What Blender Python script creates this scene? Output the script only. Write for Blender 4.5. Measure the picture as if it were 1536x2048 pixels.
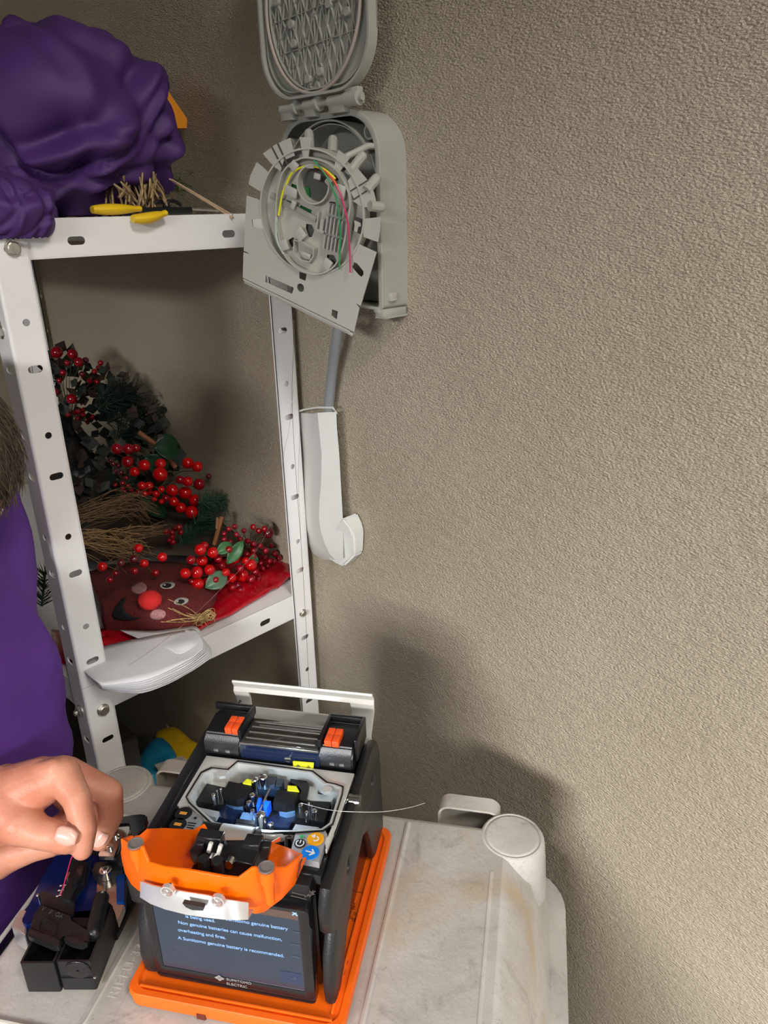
import bpy, bmesh, math, random
from mathutils import Vector, Matrix, noise
from math import sin, cos, pi, radians, sqrt, atan2
random.seed(7)
SC = bpy.context.scene
for o in list(bpy.data.objects): bpy.data.objects.remove(o)

# ------------------------------------------------------------------ camera
# World: the long wall is the plane X = 0 (room at X < 0), Z up, metres.
def _n(v): return v.normalized()
_f, _cx, _cy = 1500.0, 768.0, 1024.0
_nad = Vector((94., -3744., -1500.)); _Zc = -_n(_nad)
_h = Vector((0, 0, -1.)) - Vector((0, 0, -1.)).dot(_Zc)*_Zc; _h.normalize()
_r = _h.cross(_Zc); _a = radians(44.5)
_Xc = cos(_a)*_h + sin(_a)*_r; _Yc = cos(_a-pi/2)*_h + sin(_a-pi/2)*_r
CAMR = Matrix((_Xc, _Yc, _Zc)); CAMP = Vector((-.59, 0, 1.10))
cd = bpy.data.cameras.new('camera'); cam = bpy.data.objects.new('camera', cd); SC.collection.objects.link(cam)
cam.matrix_world = Matrix.Translation(CAMP) @ CAMR.to_4x4()
cd.sensor_fit = 'VERTICAL'; cd.sensor_height = 24.0; cd.sensor_width = 18.0
cd.lens = 24.0*_f/2048.0; cd.clip_start = .01; cd.clip_end = 50
SC.camera = cam
# a measured pixel of the survey photo becomes a point on a real plane of the room
def _ray(x, y): return CAMR @ Vector(((x-_cx)/_f, -(y-_cy)/_f, -1.))
def onX(x, y, X=0.): d = _ray(x, y); return CAMP + d*((X-CAMP.x)/d.x)
def onY(x, y, Y): d = _ray(x, y); return CAMP + d*((Y-CAMP.y)/d.y)
def onZ(x, y, Z): d = _ray(x, y); return CAMP + d*((Z-CAMP.z)/d.z)

# ------------------------------------------------------------------ light
SC.view_settings.view_transform = 'Standard'; SC.view_settings.look = 'None'
SC.view_settings.gamma = 1; SC.view_settings.use_curve_mapping = False
SC.view_settings.exposure = 0.06
w = bpy.data.worlds.new('world'); SC.world = w; w.use_nodes = True
bg = w.node_tree.nodes['Background']; bg.inputs[0].default_value = (.80, .86, 1.0, 1); bg.inputs[1].default_value = .5
def area(name, loc, target, size, energy, col):
    l = bpy.data.lights.new(name, 'AREA'); l.shape = 'RECTANGLE'; l.size, l.size_y = size; l.energy = energy; l.color = col
    o = bpy.data.objects.new(name, l); SC.collection.objects.link(o); o.location = loc
    o.rotation_euler = (Vector(target)-Vector(loc)).to_track_quat('-Z', 'Y').to_euler(); return o
area('doorway_daylight', (-1.25, -4.1, 3.35), (-.25, .45, .65), (1.7, 1.3), 260, (.97, .985, 1.))
area('side_door_daylight', (-5.0, -1.9, 2.7), (0, .15, .50), (4.0, 1.5), 1300, (1, .985, .96))
area('ceiling_lamp_light', (-.60, -.95, 2.38), (-.3, .5, .6), (.5, .5), 25, (1, .95, .88))

# ------------------------------------------------------------------ helpers
MATS = {}
def mat(name, col, rough=.5, metal=0., spec=.5, var=0., vscale=40., bump=0., bscale=200., emit=None, es=1., trans=0., coat=0., alpha=1., sss=0.):
    if name in MATS: return MATS[name]
    m = bpy.data.materials.new(name); m.use_nodes = True; nt = m.node_tree; b = nt.nodes['Principled BSDF']
    b.inputs['Base Color'].default_value = (*col, 1); b.inputs['Roughness'].default_value = rough
    b.inputs['Metallic'].default_value = metal; b.inputs['Specular IOR Level'].default_value = spec
    b.inputs['Transmission Weight'].default_value = trans; b.inputs['Coat Weight'].default_value = coat
    if alpha < 1: b.inputs['Alpha'].default_value = alpha
    if sss: b.inputs['Subsurface Weight'].default_value = sss; b.inputs['Subsurface Radius'].default_value = (.006, .002, .001); b.inputs['Subsurface Scale'].default_value = 1.
    if emit: b.inputs['Emission Color'].default_value = (*emit, 1); b.inputs['Emission Strength'].default_value = es
    tc = nt.nodes.new('ShaderNodeTexCoord')
    if var > 0:
        n = nt.nodes.new('ShaderNodeTexNoise'); n.inputs['Scale'].default_value = vscale; n.inputs['Detail'].default_value = 5
        nt.links.new(tc.outputs['Object'], n.inputs['Vector'])
        r = nt.nodes.new('ShaderNodeValToRGB'); r.color_ramp.elements[0].position = .3; r.color_ramp.elements[1].position = .7
        r.color_ramp.elements[0].color = (*[max(0, c*(1-var)) for c in col], 1); r.color_ramp.elements[1].color = (*[min(1, c*(1+var)) for c in col], 1)
        nt.links.new(n.outputs['Fac'], r.inputs['Fac']); nt.links.new(r.outputs['Color'], b.inputs['Base Color'])
    if bump > 0:
        n = nt.nodes.new('ShaderNodeTexNoise'); n.inputs['Scale'].default_value = bscale; n.inputs['Detail'].default_value = 3
        nt.links.new(tc.outputs['Object'], n.inputs['Vector'])
        k = nt.nodes.new('ShaderNodeBump'); k.inputs['Strength'].default_value = min(1, bump); k.inputs['Distance'].default_value = .001
        nt.links.new(n.outputs['Fac'], k.inputs['Height']); nt.links.new(k.outputs['Normal'], b.inputs['Normal'])
    MATS[name] = m; return m

ROOTM = {}
def frame(o, x, y):
    x = _n(Vector(x)); y = Vector(y); y = _n(y - y.dot(x)*x); z = x.cross(y)
    M = Matrix.Identity(4)
    for i, v in enumerate((x, y, z)):
        for j in range(3): M[j][i] = v[j]
    for j in range(3): M[j][3] = o[j]
    return M
I4 = Matrix.Identity(4)
def tag(o, label, cat, group=None, kind=None):
    if label: o['label'] = label
    if cat: o['category'] = cat
    if group: o['group'] = group
    if kind: o['kind'] = kind
    return o
def thing(name, label, cat, M=I4, group=None):
    if isinstance(M, (tuple, Vector)): M = Matrix.Translation(M)
    o = bpy.data.objects.new(name, None); o.empty_display_size = .02; SC.collection.objects.link(o)
    o.matrix_world = M; ROOTM[o.name] = M.copy(); return tag(o, label, cat, group)
def obj(name, bm, m, parent=None, F=I4, smooth=True, label=None, auto=35):
    me = bpy.data.meshes.new(name)
    if isinstance(bm, bpy.types.Mesh): me = bm
    else:
        bmesh.ops.recalc_face_normals(bm, faces=bm.faces[:]) if len(bm.faces) < 60000 else None
        bm.to_mesh(me); bm.free()
    T = F
    o = bpy.data.objects.new(name, me); SC.collection.objects.link(o)
    if parent is not None:
        T = ROOTM[parent.name].inverted() @ F; o.parent = parent; ROOTM[o.name] = ROOTM[parent.name]
    else:
        ROOTM[o.name] = I4.copy()
    me.transform(T)
    if m is not None:
        me.materials.clear(); me.materials.append(m)
    if smooth and len(me.polygons):
        me.polygons.foreach_set('use_smooth', [True]*len(me.polygons))
        if auto: me.set_sharp_from_angle(angle=radians(auto))
    if label: o['label'] = label
    return o
def top(name, bm, m, label, cat, origin=None, group=None, F=I4, **k):      # a thing that is one mesh, origin at its base
    o = obj(name, bm, m, None, F, **k)
    if origin is not None:
        o.data.transform(Matrix.Translation(-Vector(origin))); o.location = origin
    return tag(o, label, cat, group)
def dup(root, M=None, label=None, group=None):
    r = root.copy(); SC.collection.objects.link(r)
    if M is not None: r.matrix_world = M; ROOTM[r.name] = M.copy()
    if label: r['label'] = label
    if group: r['group'] = group
    for ch in list(root.children):
        c = ch.copy(); SC.collection.objects.link(c); c.parent = r
        for g in list(ch.children):
            d = g.copy(); SC.collection.objects.link(d); d.parent = c
    return r
def struct(name, bm, m, **k):
    o = obj(name, bm, m, None, **k); o['kind'] = 'structure'; return o

def B(): return bmesh.new()
def bx(bm, c, s, rot=None, bev=0., seg=2):
    r = bmesh.ops.create_cube(bm, size=1.); vs = r['verts']
    M = Matrix.Translation(Vector(c)) @ (rot.to_4x4() if rot is not None else I4) @ Matrix.Diagonal((*s, 1))
    bmesh.ops.transform(bm, matrix=M, verts=vs)
    if bev > 0:
        es = list({e for v in vs for e in v.link_edges})
        bmesh.ops.bevel(bm, geom=es, offset=bev, segments=seg, affect='EDGES', profile=.5)
    return bm
def bxx(bm, x0, x1, y0, y1, z0, z1, bev=0., seg=2):
    return bx(bm, ((x0+x1)/2, (y0+y1)/2, (z0+z1)/2), (abs(x1-x0), abs(y1-y0), abs(z1-z0)), None, bev, seg)
def cyl(bm, p0, p1, r0, r1=None, seg=20, caps=True):
    p0 = Vector(p0); p1 = Vector(p1); d = p1-p0; r1 = r0 if r1 is None else r1
    q = d.to_track_quat('Z', 'Y').to_matrix().to_4x4()
    r = bmesh.ops.create_cone(bm, cap_ends=caps, cap_tris=False, segments=seg, radius1=r0, radius2=r1, depth=d.length)
    bmesh.ops.transform(bm, matrix=Matrix.Translation((p0+p1)/2) @ q, verts=r['verts']); return bm
def sph(bm, c, r, sc=(1, 1, 1), u=16, v=10, rot=None):
    k = bmesh.ops.create_uvsphere(bm, u_segments=u, v_segments=v, radius=r)
    M = Matrix.Translation(Vector(c)) @ (rot.to_4x4() if rot is not None else I4) @ Matrix.Diagonal((*sc, 1))
    bmesh.ops.transform(bm, matrix=M, verts=k['verts']); return bm
def tube(bm, pts, r, seg=8, caps=True, flat=1.):
    pts = [Vector(p) for p in pts]; n = len(pts); rs = r if isinstance(r, (list, tuple)) else [r]*n
    rings = []; up = None
    for i, p in enumerate(pts):
        t = (pts[min(i+1, n-1)] - pts[max(i-1, 0)])
        if t.length < 1e-9: t = Vector((0, 0, 1))
        t.normalize()
        if up is None: up = Vector((0, 0, 1)) if abs(t.z) < .9 else Vector((1, 0, 0))
        s = t.cross(up)
        if s.length < 1e-6: s = t.orthogonal()
        s.normalize(); up = s.cross(t).normalized()
        rings.append([bm.verts.new(p + rs[i]*(cos(2*pi*k/seg)*s + flat*sin(2*pi*k/seg)*up)) for k in range(seg)])
    for a, b in zip(rings, rings[1:]):
        for k in range(seg): bm.faces.new((a[k], a[(k+1) % seg], b[(k+1) % seg], b[k]))
    if caps and seg > 2: bm.faces.new(rings[0][::-1]); bm.faces.new(rings[-1])
    return bm
def spline(pts, n=8):
    P = [Vector(p) for p in pts]; P = [2*P[0]-P[1]] + P + [2*P[-1]-P[-2]]; out = []
    for i in range(1, len(P)-2):
        for k in range(n):
            t = k/n; a, b, c, d = P[i-1:i+3]
            out.append(.5*((2*b) + (c-a)*t + (2*a-5*b+4*c-d)*t*t + (3*b-a-3*c+d)*t**3))
    out.append(P[-2]); return out
def plate(bm, outline, holes=(), t=.002, bev=0., z=0., F=None):
    """flat plate with true holes; outline in 2D, centred thickness t at height z, F a frame"""
    cu = bpy.data.curves.new('c', 'CURVE'); cu.dimensions = '2D'; cu.fill_mode = 'BOTH'
    cu.extrude = max(t/2-bev, 1e-5); cu.bevel_depth = bev; cu.bevel_resolution = 1; cu.offset = -bev
    for pl in [outline] + list(holes):
        s = cu.splines.new('POLY'); s.points.add(len(pl)-1); s.use_cyclic_u = True
        for i, p in enumerate(pl): s.points[i].co = (p[0], p[1], 0, 1)
    ob = bpy.data.objects.new('c', cu); me = bpy.data.meshes.new_from_object(ob)
    M = Matrix.Translation((0, 0, z))
    if F is not None: M = F @ M
    me.transform(M); n0 = len(bm.verts); bm.from_mesh(me)
    bpy.data.objects.remove(ob); bpy.data.curves.remove(cu); bpy.data.meshes.remove(me)
    bm.verts.ensure_lookup_table(); bmesh.ops.remove_doubles(bm, verts=bm.verts[n0:], dist=1e-6)
    return bm
def text_bm(bm, s, size, F, t=.0002, align='LEFT', sp=1.):
    cu = bpy.data.curves.new('t', 'FONT'); cu.body = s; cu.size = size; cu.extrude = t; cu.align_x = align; cu.space_character = sp
    ob = bpy.data.objects.new('t', cu); me = bpy.data.meshes.new_from_object(ob); me.transform(F); bm.from_mesh(me)
    bpy.data.objects.remove(ob); bpy.data.curves.remove(cu); bpy.data.meshes.remove(me); return bm
def circ(cx, cy, r, n=20, ry=None, a0=0., a1=2*pi):
    ry = r if ry is None else ry; full = abs(a1-a0-2*pi) < 1e-6; m = n if full else n+1
    return [(cx+r*cos(a0+(a1-a0)*k/n), cy+ry*sin(a0+(a1-a0)*k/n)) for k in range(m)]
def slot(cx, cy, L, w, ang=0., n=6):
    p = [(L/2-w/2+w/2*cos(a), w/2*sin(a)) for a in [-pi/2+pi*k/n for k in range(n+1)]]
    p += [(-x, -y) for x, y in p]; c, s = cos(ang), sin(ang)
    return [(cx+x*c-y*s, cy+x*s+y*c) for x, y in p]
def rrect(x0, x1, y0, y1, r, n=5):
    rs = r if isinstance(r, (list, tuple)) else [r]*4   # BL BR TR TL
    out = []
    for (cx, cy, a, q) in ((x0+rs[0], y0+rs[0], pi, rs[0]), (x1-rs[1], y0+rs[1], 1.5*pi, rs[1]), (x1-rs[2], y1-rs[2], 0, rs[2]), (x0+rs[3], y1-rs[3], .5*pi, rs[3])):
        out += [(cx+q*cos(a+.5*pi*k/n), cy+q*sin(a+.5*pi*k/n)) for k in range(n+1)]
    return out
def wallring(bm, outline, t, z0, z1, F=None, closed=True):
    """thin standing rim that follows a 2D outline (for trays, gaskets)"""
    n = len(outline); P = [Vector((*p, 0)) for p in outline]; rows = []
    for i in range(n):
        a = P[(i-1) % n] if closed or i else P[i]; b = P[(i+1) % n] if closed or i < n-1 else P[i]
        d = (b-a).normalized(); nn = Vector((-d.y, d.x, 0))*t/2
        rows.append([P[i]+nn, P[i]-nn])
    vs = [[bm.verts.new((F or I4) @ Vector((q.x, q.y, z))) for q in (r[0], r[1]) for z in (z0, z1)] for r in rows]
    for i in range(n if closed else n-1):
        a, b = vs[i], vs[(i+1) % n]
        for k, l in ((0, 1), (1, 3), (3, 2), (2, 0)): bm.faces.new((a[k], a[l], b[l], b[k]))
    if not closed:
        for a in (vs[0], vs[-1]): bm.faces.new((a[0], a[1], a[3], a[2]))
    return bm
def loft(bm, rings, close=True, caps=True):
    R = [[bm.verts.new(p) for p in r] for r in rings]
    for a, b in zip(R, R[1:]):
        n = len(a)
        for k in range(n if close else n-1): bm.faces.new((a[k], a[(k+1) % n], b[(k+1) % n], b[k]))
    if caps: bm.faces.new(R[0][::-1]); bm.faces.new(R[-1])
    return bm
def gridsurf(bm, fn, nu, nv):
    V = [[bm.verts.new(fn(i/nu, j/nv)) for j in range(nv+1)] for i in range(nu+1)]
    for i in range(nu):
        for j in range(nv): bm.faces.new((V[i][j], V[i+1][j], V[i+1][j+1], V[i][j+1]))
    return bm
def mod_mesh(bm, mods):
    """apply modifiers (type, settings) to a bmesh, returning a mesh"""
    me = bpy.data.meshes.new('m'); bm.to_mesh(me); bm.free(); ob = bpy.data.objects.new('m', me); SC.collection.objects.link(ob)
    for ty, st in mods:
        m = ob.modifiers.new('m', ty)
        for k, v in st.items(): setattr(m, k, v)
    dg = bpy.context.evaluated_depsgraph_get(); dg.update(); r = bpy.data.meshes.new_from_object(ob.evaluated_get(dg))
    bpy.data.objects.remove(ob); bpy.data.meshes.remove(me); return r
def fbm(p, s, o=3):
    v = 0; a = 1
    for _ in range(o): v += a*noise.noise(Vector(p)*s); s *= 2; a *= .5
    return v

def obj_split(name, bm, m, parent=None, F=I4, **k):
    """one object per loose piece"""
    bm.verts.ensure_lookup_table(); seen = {}; n = 0
    for v in bm.verts:
        if v in seen: continue
        st = [v]; seen[v] = n
        while st:
            a = st.pop()
            for e in a.link_edges:
                b = e.other_vert(a)
                if b not in seen: seen[b] = n; st.append(b)
        n += 1
    outs = []
    for i in range(n):
        nb = B(); mp = {v: nb.verts.new(v.co) for v in bm.verts if seen[v] == i}
        for f in bm.faces:
            if f.verts[0] in mp: nb.faces.new([mp[v] for v in f.verts])
        outs.append(obj(name, nb, m, parent, F, **k))
    bm.free(); return outs
# ------------------------------------------------------------------ room
def wall_mat():
    m = bpy.data.materials.new('rough_painted_render'); m.use_nodes = True; nt = m.node_tree; N = nt.nodes.new; L = nt.links.new
    b = nt.nodes['Principled BSDF']; b.inputs['Roughness'].default_value = .34; b.inputs['Specular IOR Level'].default_value = .55
    tc = N('ShaderNodeTexCoord')
    n1 = N('ShaderNodeTexNoise'); n1.inputs['Scale'].default_value = 3.; n1.inputs['Detail'].default_value = 5; L(tc.outputs['Object'], n1.inputs['Vector'])
    r = N('ShaderNodeValToRGB'); r.color_ramp.elements[0].position = .32; r.color_ramp.elements[1].position = .68
    r.color_ramp.elements[0].color = (.42, .36, .265, 1); r.color_ramp.elements[1].color = (.50, .44, .335, 1)
    L(n1.outputs['Fac'], r.inputs['Fac'])
    # small dark pits
    v = N('ShaderNodeTexVoronoi'); v.inputs['Scale'].default_value = 85.; v.inputs['Randomness'].default_value = 1; L(tc.outputs['Object'], v.inputs['Vector'])
    lt = N('ShaderNodeMath'); lt.operation = 'LESS_THAN'; lt.inputs[1].default_value = .065; L(v.outputs['Distance'], lt.inputs[0])
    n5 = N('ShaderNodeTexNoise'); n5.inputs['Scale'].default_value = 9.; n5.inputs['Detail'].default_value = 3; L(tc.outputs['Object'], n5.inputs['Vector'])
    gt = N('ShaderNodeMath'); gt.operation = 'GREATER_THAN'; gt.inputs[1].default_value = .56; L(n5.outputs['Fac'], gt.inputs[0])
    mu = N('ShaderNodeMath'); mu.operation = 'MULTIPLY'; L(lt.outputs[0], mu.inputs[0]); L(gt.outputs[0], mu.inputs[1])
    mx = N('ShaderNodeMix'); mx.data_type = 'RGBA'; mx.inputs[7].default_value = (.19, .16, .13, 1); L(mu.outputs[0], mx.inputs[0]); L(r.outputs['Color'], mx.inputs[6])
    L(mx.outputs[2], b.inputs['Base Color'])
    # relief: pebbly orange peel, slightly combed, over soft trowel waves
    mp = N('ShaderNodeMapping'); mp.inputs['Rotation'].default_value = (radians(-32), 0, 0); mp.inputs['Scale'].default_value = (1, .62, 1.25)
    L(tc.outputs['Object'], mp.inputs['Vector'])
    n2 = N('ShaderNodeTexNoise'); n2.inputs['Scale'].default_value = 540.; n2.inputs['Detail'].default_value = 2.; n2.inputs['Roughness'].default_value = .45; n2.inputs['Distortion'].default_value = .2
    L(mp.outputs[0], n2.inputs['Vector'])
    n3 = N('ShaderNodeTexNoise'); n3.inputs['Scale'].default_value = 90.; n3.inputs['Detail'].default_value = 3.; L(mp.outputs[0], n3.inputs['Vector'])
    a = N('ShaderNodeMath'); a.operation = 'MULTIPLY_ADD'; a.inputs[1].default_value = .8; L(n3.outputs['Fac'], a.inputs[0]); L(n2.outputs['Fac'], a.inputs[2])
    s = N('ShaderNodeMath'); s.operation = 'MULTIPLY_ADD'; s.inputs[1].default_value = -.9; L(mu.outputs[0], s.inputs[0]); L(a.outputs[0], s.inputs[2])
    k = N('ShaderNodeBump'); k.inputs['Strength'].default_value = .8; k.inputs['Distance'].default_value = .0049; L(s.outputs[0], k.inputs['Height'])
    L(k.outputs['Normal'], b.inputs['Normal']); return m
WALLM = wall_mat()
def wallplane(name, x0, x1, y0, y1, z0, z1, m): return struct(name, bxx(B(), x0, x1, y0, y1, z0, z1), m, smooth=False)
wallplane('wall_right', 0, .12, -2.12, 2.3, 0, 2.45, WALLM)
wallplane('wall_back', -2.6, .12, 2.3, 2.42, 0, 2.45, WALLM)
plain = mat('plain_plaster', (.38, .36, .32), .8)
struct('ceiling', bxx(B(), -2.6, .12, -2.12, 2.42, 2.45, 2.55), plain, smooth=False)
bm = B(); F = frame((0, -2.06, 0), (1, 0, 0), (0, 0, 1)); plate(bm, [(-2.6, 0), (-1.30, 0), (-1.30, 2.0), (-.35, 2.0), (-.35, 0), (.12, 0), (.12, 2.45), (-2.6, 2.45)], [], .12, F=F)
struct('wall_front', bm, plain, smooth=False)  # unseen doorway in it; lintel and width shaped to cut the daylight
# left wall with a doorway out of view, its opening shaped to cut the daylight
bm = B(); F = frame((-2.54, 0, 0), (0, 1, 0), (0, 0, 1)); plate(bm, [(-2.0, 0), (-1.2, 0), (-1.2, 1.66), (-.15, 1.66), (-.15, 0), (2.3, 0), (2.3, 2.45), (-2.0, 2.45)], [], .12, F=F)
struct('wall_left', bm, plain, smooth=False)
floorm = mat('concrete_floor', (.16, .15, .14), .8, var=.25, vscale=8, bump=.5, bscale=90)
struct('floor', bxx(B(), -2.6, .12, -2.12, 2.42, -.05, 0), floorm, smooth=False)

# ------------------------------------------------------------------ shelving unit
white = mat('white_enamel', (.84, .825, .82), .38, bump=.05, bscale=900, var=.03, vscale=12)
steel = mat('zinc_steel', (.62, .60, .55), .38, 1., var=.15, vscale=300)
SX0, SX1, SY0, SY1 = -.336, -.012, .71, 1.46     # outer faces of the unit
shelf = thing('shelving_unit', 'white slotted metal shelving unit standing against the rough wall', 'shelving unit', (-.17, 1.08, 0))
HZ = [(1.0775, 's')] + [(z, 's') for z in (.973, .869, .764, .660, .557, .453, .349, .245, .141, .05)] + [(z, 'c') for z in (1.015, .910, .805, .702, .598, .505, .40, .297, .193, .095)]
def post(corner, sx, sy):
    """L-angle with its outer corner at corner; flanges run sx along X and sy along Y; holes are real"""
    bm = B(); W = .031; t = .0016; zt = 1.090; r = .003
    cxm = .017
    holes = [slot(cxm, z, .0140, .0068) if k == 's' else circ(cxm, z, .0034, 14) for z, k in HZ]
    # flange in the XZ plane
    F = frame((corner[0], corner[1]+sy*t/2, 0), (sx, 0, 0), (0, 0, 1)); plate(bm, rrect(r*.8, W, 0, zt, .001, 2), holes, t, F=F)
    F = frame((corner[0]+sx*t/2, corner[1], 0), (0, sy, 0), (0, 0, 1)); plate(bm, rrect(r*.8, W, 0, zt, .001, 2), holes, t, F=F)
    # rounded outer corner
    seg = 5; ring = []
    for k in range(seg+1):
        a = .5*pi*k/seg; ring.append((corner[0]+sx*(r-r*sin(a)), corner[1]+sy*(r-r*cos(a))))
    inn = [(corner[0]+sx*(r-(r-t)*sin(.5*pi*k/seg)), corner[1]+sy*(r-(r-t)*cos(.5*pi*k/seg))) for k in range(seg, -1, -1)]
    pl = ring+inn; loft(bm, [[(x, y, z) for x, y in pl] for z in (0, zt)])
    # folded stiffening lips at the free edges
    bxx(bm, corner[0]+sx*W, corner[0]+sx*(W-.0016), corner[1], corner[1]+sy*.004, 0, zt)
    bxx(bm, corner[0], corner[0]+sx*.004, corner[1]+sy*W, corner[1]+sy*(W-.0016), 0, zt)
    return bm
for c, sx, sy in (((SX0, SY0), 1, 1), ((SX1, SY0), -1, 1), ((SX0, SY1), 1, -1), ((SX1, SY1), -1, -1)):
    obj('post', post(c, sx, sy), white, shelf, smooth=False)
def shelf_pan(zt):
    bm = B(); h = .0335; t = .0014; e = .0022
    x0, x1, y0, y1 = SX0+e, SX1-e, SY0+e, SY1-e
    bxx(bm, x0+.001, x1-.001, y0+.001, y1-.001, zt-t, zt)
    L = x1-x0
    hs = [slot(q, -h/2-.003, .0170, .0074) for q in (.0745, .243)] + [circ(.014, -h/2-.003, .003, 10), circ(L-.014, -h/2-.003, .003, 10)]
    for y in (y0+t/2, y1-t/2):
        plate(bm, rrect(0, L, -h, 0, .001, 2), hs, t, F=frame((x0, y, zt), (1, 0, 0), (0, 0, 1)))
    Ly = y1-y0; hy = [slot(Ly*f, -h/2-.003, .0165, .0068) for f in (.1, .3, .5, .7, .9)]
    for x in (x0+t/2, x1-t/2):
        plate(bm, rrect(0, Ly, -h, 0, .001, 2), hy, t, F=frame((x, y0, zt), (0, 1, 0), (0, 0, 1)))
    for y, s in ((y0, 1), (y1, -1)): bxx(bm, x0, x1, y, y+s*.012, zt-h-.0005, zt-h+.0009)
    return bm
SHZ = (1.1015, .6265, .150)
for zt in SHZ: obj('shelf_board', shelf_pan(zt), white, shelf, smooth=False)
def hexbolt(c, d, r=.0062, h=.0042, thread=True):
    bm = B(); c = Vector(c); d = _n(Vector(d))
    cyl(bm, c, c+d*.001, r*1.15, seg=18); cyl(bm, c+d*.001, c+d*h, r, seg=6); cyl(bm, c+d*h, c+d*(h+.0006), r*.9, r*.75, seg=18)
    if thread: cyl(bm, c+d*h, c+d*(h+.0035), r*.5, seg=12)
    return bm
for z in (1.078, .5965, .121):
    obj('bolt', hexbolt((-.3185, SY0, z), (0, -1, 0), thread=False), steel, shelf, auto=25)
    obj('bolt', hexbolt((-.031, SY0, z), (0, -1, 0), r=.0045, thread=False), steel, shelf, auto=25)
    obj('bolt', hexbolt((SX0, .7405-.0145, z+.0), (-1, 0, 0)), steel, shelf, auto=25)
obj('bolt', hexbolt((SX0, .7265, 1.008), (-1, 0, 0)), steel, shelf, auto=25)
# ------------------------------------------------------------------ fibre wall box
gp = mat('grey_abs', (.40, .405, .36), .42, var=.03, vscale=30, bump=.04, bscale=800)
gp2 = mat('light_grey_abs', (.44, .43, .385), .45, var=.03, vscale=25)
gdark = mat('grey_inside', (.30, .30, .265), .6)
BXF = frame((0, .6865, 1.009), (0, -1, 0), (0, 0, 1))      # x = to the right, y = up, z = out from the wall
box = thing('fibre_wall_box', 'open grey plastic fibre termination box fixed to the rough wall', 'wall box', BXF)
BW, BH, BD = .1485, .1815, .036
ol = rrect(0, BW, 0, BH, [.004, .004, .042, .042], 9)
bm = B(); plate(bm, ol, [], .002, z=.001); wallring(bm, rrect(.001, BW-.001, .001, BH-.001, [.004, .004, .041, .041], 9), .0022, .001, BD)
obj('housing', bm, gp, box, BXF)
bm = B(); plate(bm, rrect(-.0005, BW+.0005, -.0005, BH+.0005, [.004, .004, .0425, .0425], 10), [rrect(.0055, BW-.0055, .002, BH-.0055, [.003, .003, .037, .037], 10)], .0024, bev=.0007, z=BD)
obj('front_rim', bm, gp, box, BXF)
bm = B(); cc = (BW/2, .1045); wallring(bm, circ(*cc, .0705, 64), .0016, .002, BD-.001); wallring(bm, circ(*cc, .0675, 64), .001, .002, BD-.004)
obj('sealing_collar', bm, gp, box, BXF)
bm = B()
for c in ((.0155, .157), (BW-.0165, .161)):
    wallring(bm, circ(*c, .0062, 22), .0018, .002, BD-.003)
obj_split('screw_boss', bm, gp, box, BXF)
bm = B(); plate(bm, circ(*cc, .068, 48), [circ(cc[0]+.02, cc[1]+.02, .016, 24)], .001, z=.0035)
plate(bm, rrect(.075, .143, .004, .07, .003), [], .001, z=.009)
obj('inner_floor', bm, gdark, box, BXF)
# bottom entry flange and latch nub on the right side
bm = B(); bxx(bm, BW-.010, BW+.0015, -.0075, .000, .0035, .0375, .0006); bxx(bm, BW-.0105, BW+.003, -.009, -.0072, .003, .037)
bxx(bm, BW-.011, BW-.004, -.0035, .0005, .034, .0385, .0004); obj('bottom_flange', bm, gp, box, BXF)
bm = B(); bxx(bm, BW-.001, BW+.0035, .007, .0155, .019, .0285, .001); bxx(bm, BW-.001, BW+.005, .0075, .0095, .0205, .027, .0005); obj('latch_nub', bm, gp2, box, BXF)
bm = B(); wallring(bm, [(.055, -.001), (BW-.006, -.001)], .0014, .005, .033, closed=False); obj('bottom_edge', bm, gp, box, BXF)
# hinge
bm = B()
hz, hx = BH+.0075, BD+.006
for a, b_, r in ((.018, .0365, .0050), (.054, .070, .0052), (.090, .1125, .0054)): cyl(bm, (a, hz, hx), (b_, hz, hx), r, seg=20)
cyl(bm, (.019, hz, hx), (.134, hz, hx), .0030, seg=14)
for a, b_ in ((.0185, .036), (.0545, .0695), (.0905, .112)): bxx(bm, a, b_, BH-.003, hz, hx-.006, hx+.0035, .0008)
obj('hinge_base', bm, gp, box, BXF)
LT = radians(0)
LDF = BXF @ Matrix.Translation((0, BH+.0075, hx)) @ Matrix.Rotation(LT, 4, 'X')     # lid folded up, leaning off the wall
bm = B()
for a, b_, r in ((.037, .0455, .0062), (.0705, .079, .0064), (.113, .134, .0066)):
    cyl(bm, (a, 0, 0), (b_-.004, 0, 0), r, seg=20); bxx(bm, a, b_-.003, 0, .009, -.004, .003, .0008)
obj_split('hinge_knuckle', bm, gp, box, LDF)
LW, LH = .153, .19; LO = (-.0025, .0065)
def lo(pl): return [(x+LO[0], y+LO[1]) for x, y in pl]
bm = B(); plate(bm, lo(rrect(0, LW, 0, LH, .045, 10)), [], .002, bev=.0005, z=-.004)
wallring(bm, lo(rrect(.0012, LW-.0012, .0012, LH-.0012, .044, 10)), .0024, -.004, .0065); wallring(bm, lo(rrect(.0065, LW-.0065, .0065, LH-.0065, .039, 10)), .0012, -.004, .003)
lidp = obj('lid', bm, gp, box, LDF)
lc = (LW/2+LO[0]-.001, .0825); LR = .0655
bm = B(); tube(bm, [(lc[0]+LR*cos(a)*1.0, lc[1]+LR*sin(a)*1.12, .0035) for a in [2*pi*k/72 for k in range(73)]], .0016, 8, caps=False)
obj('sealing_gasket', bm, mat('gasket_rubber', (.47, .40, .35), .6), lidp, LDF)
bm = B(); wallring(bm, [(lc[0]+(LR-.003)*cos(2*pi*k/64), lc[1]+(LR-.003)*1.12*sin(2*pi*k/64)) for k in range(64)], .0012, -.004, .0025)
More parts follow.
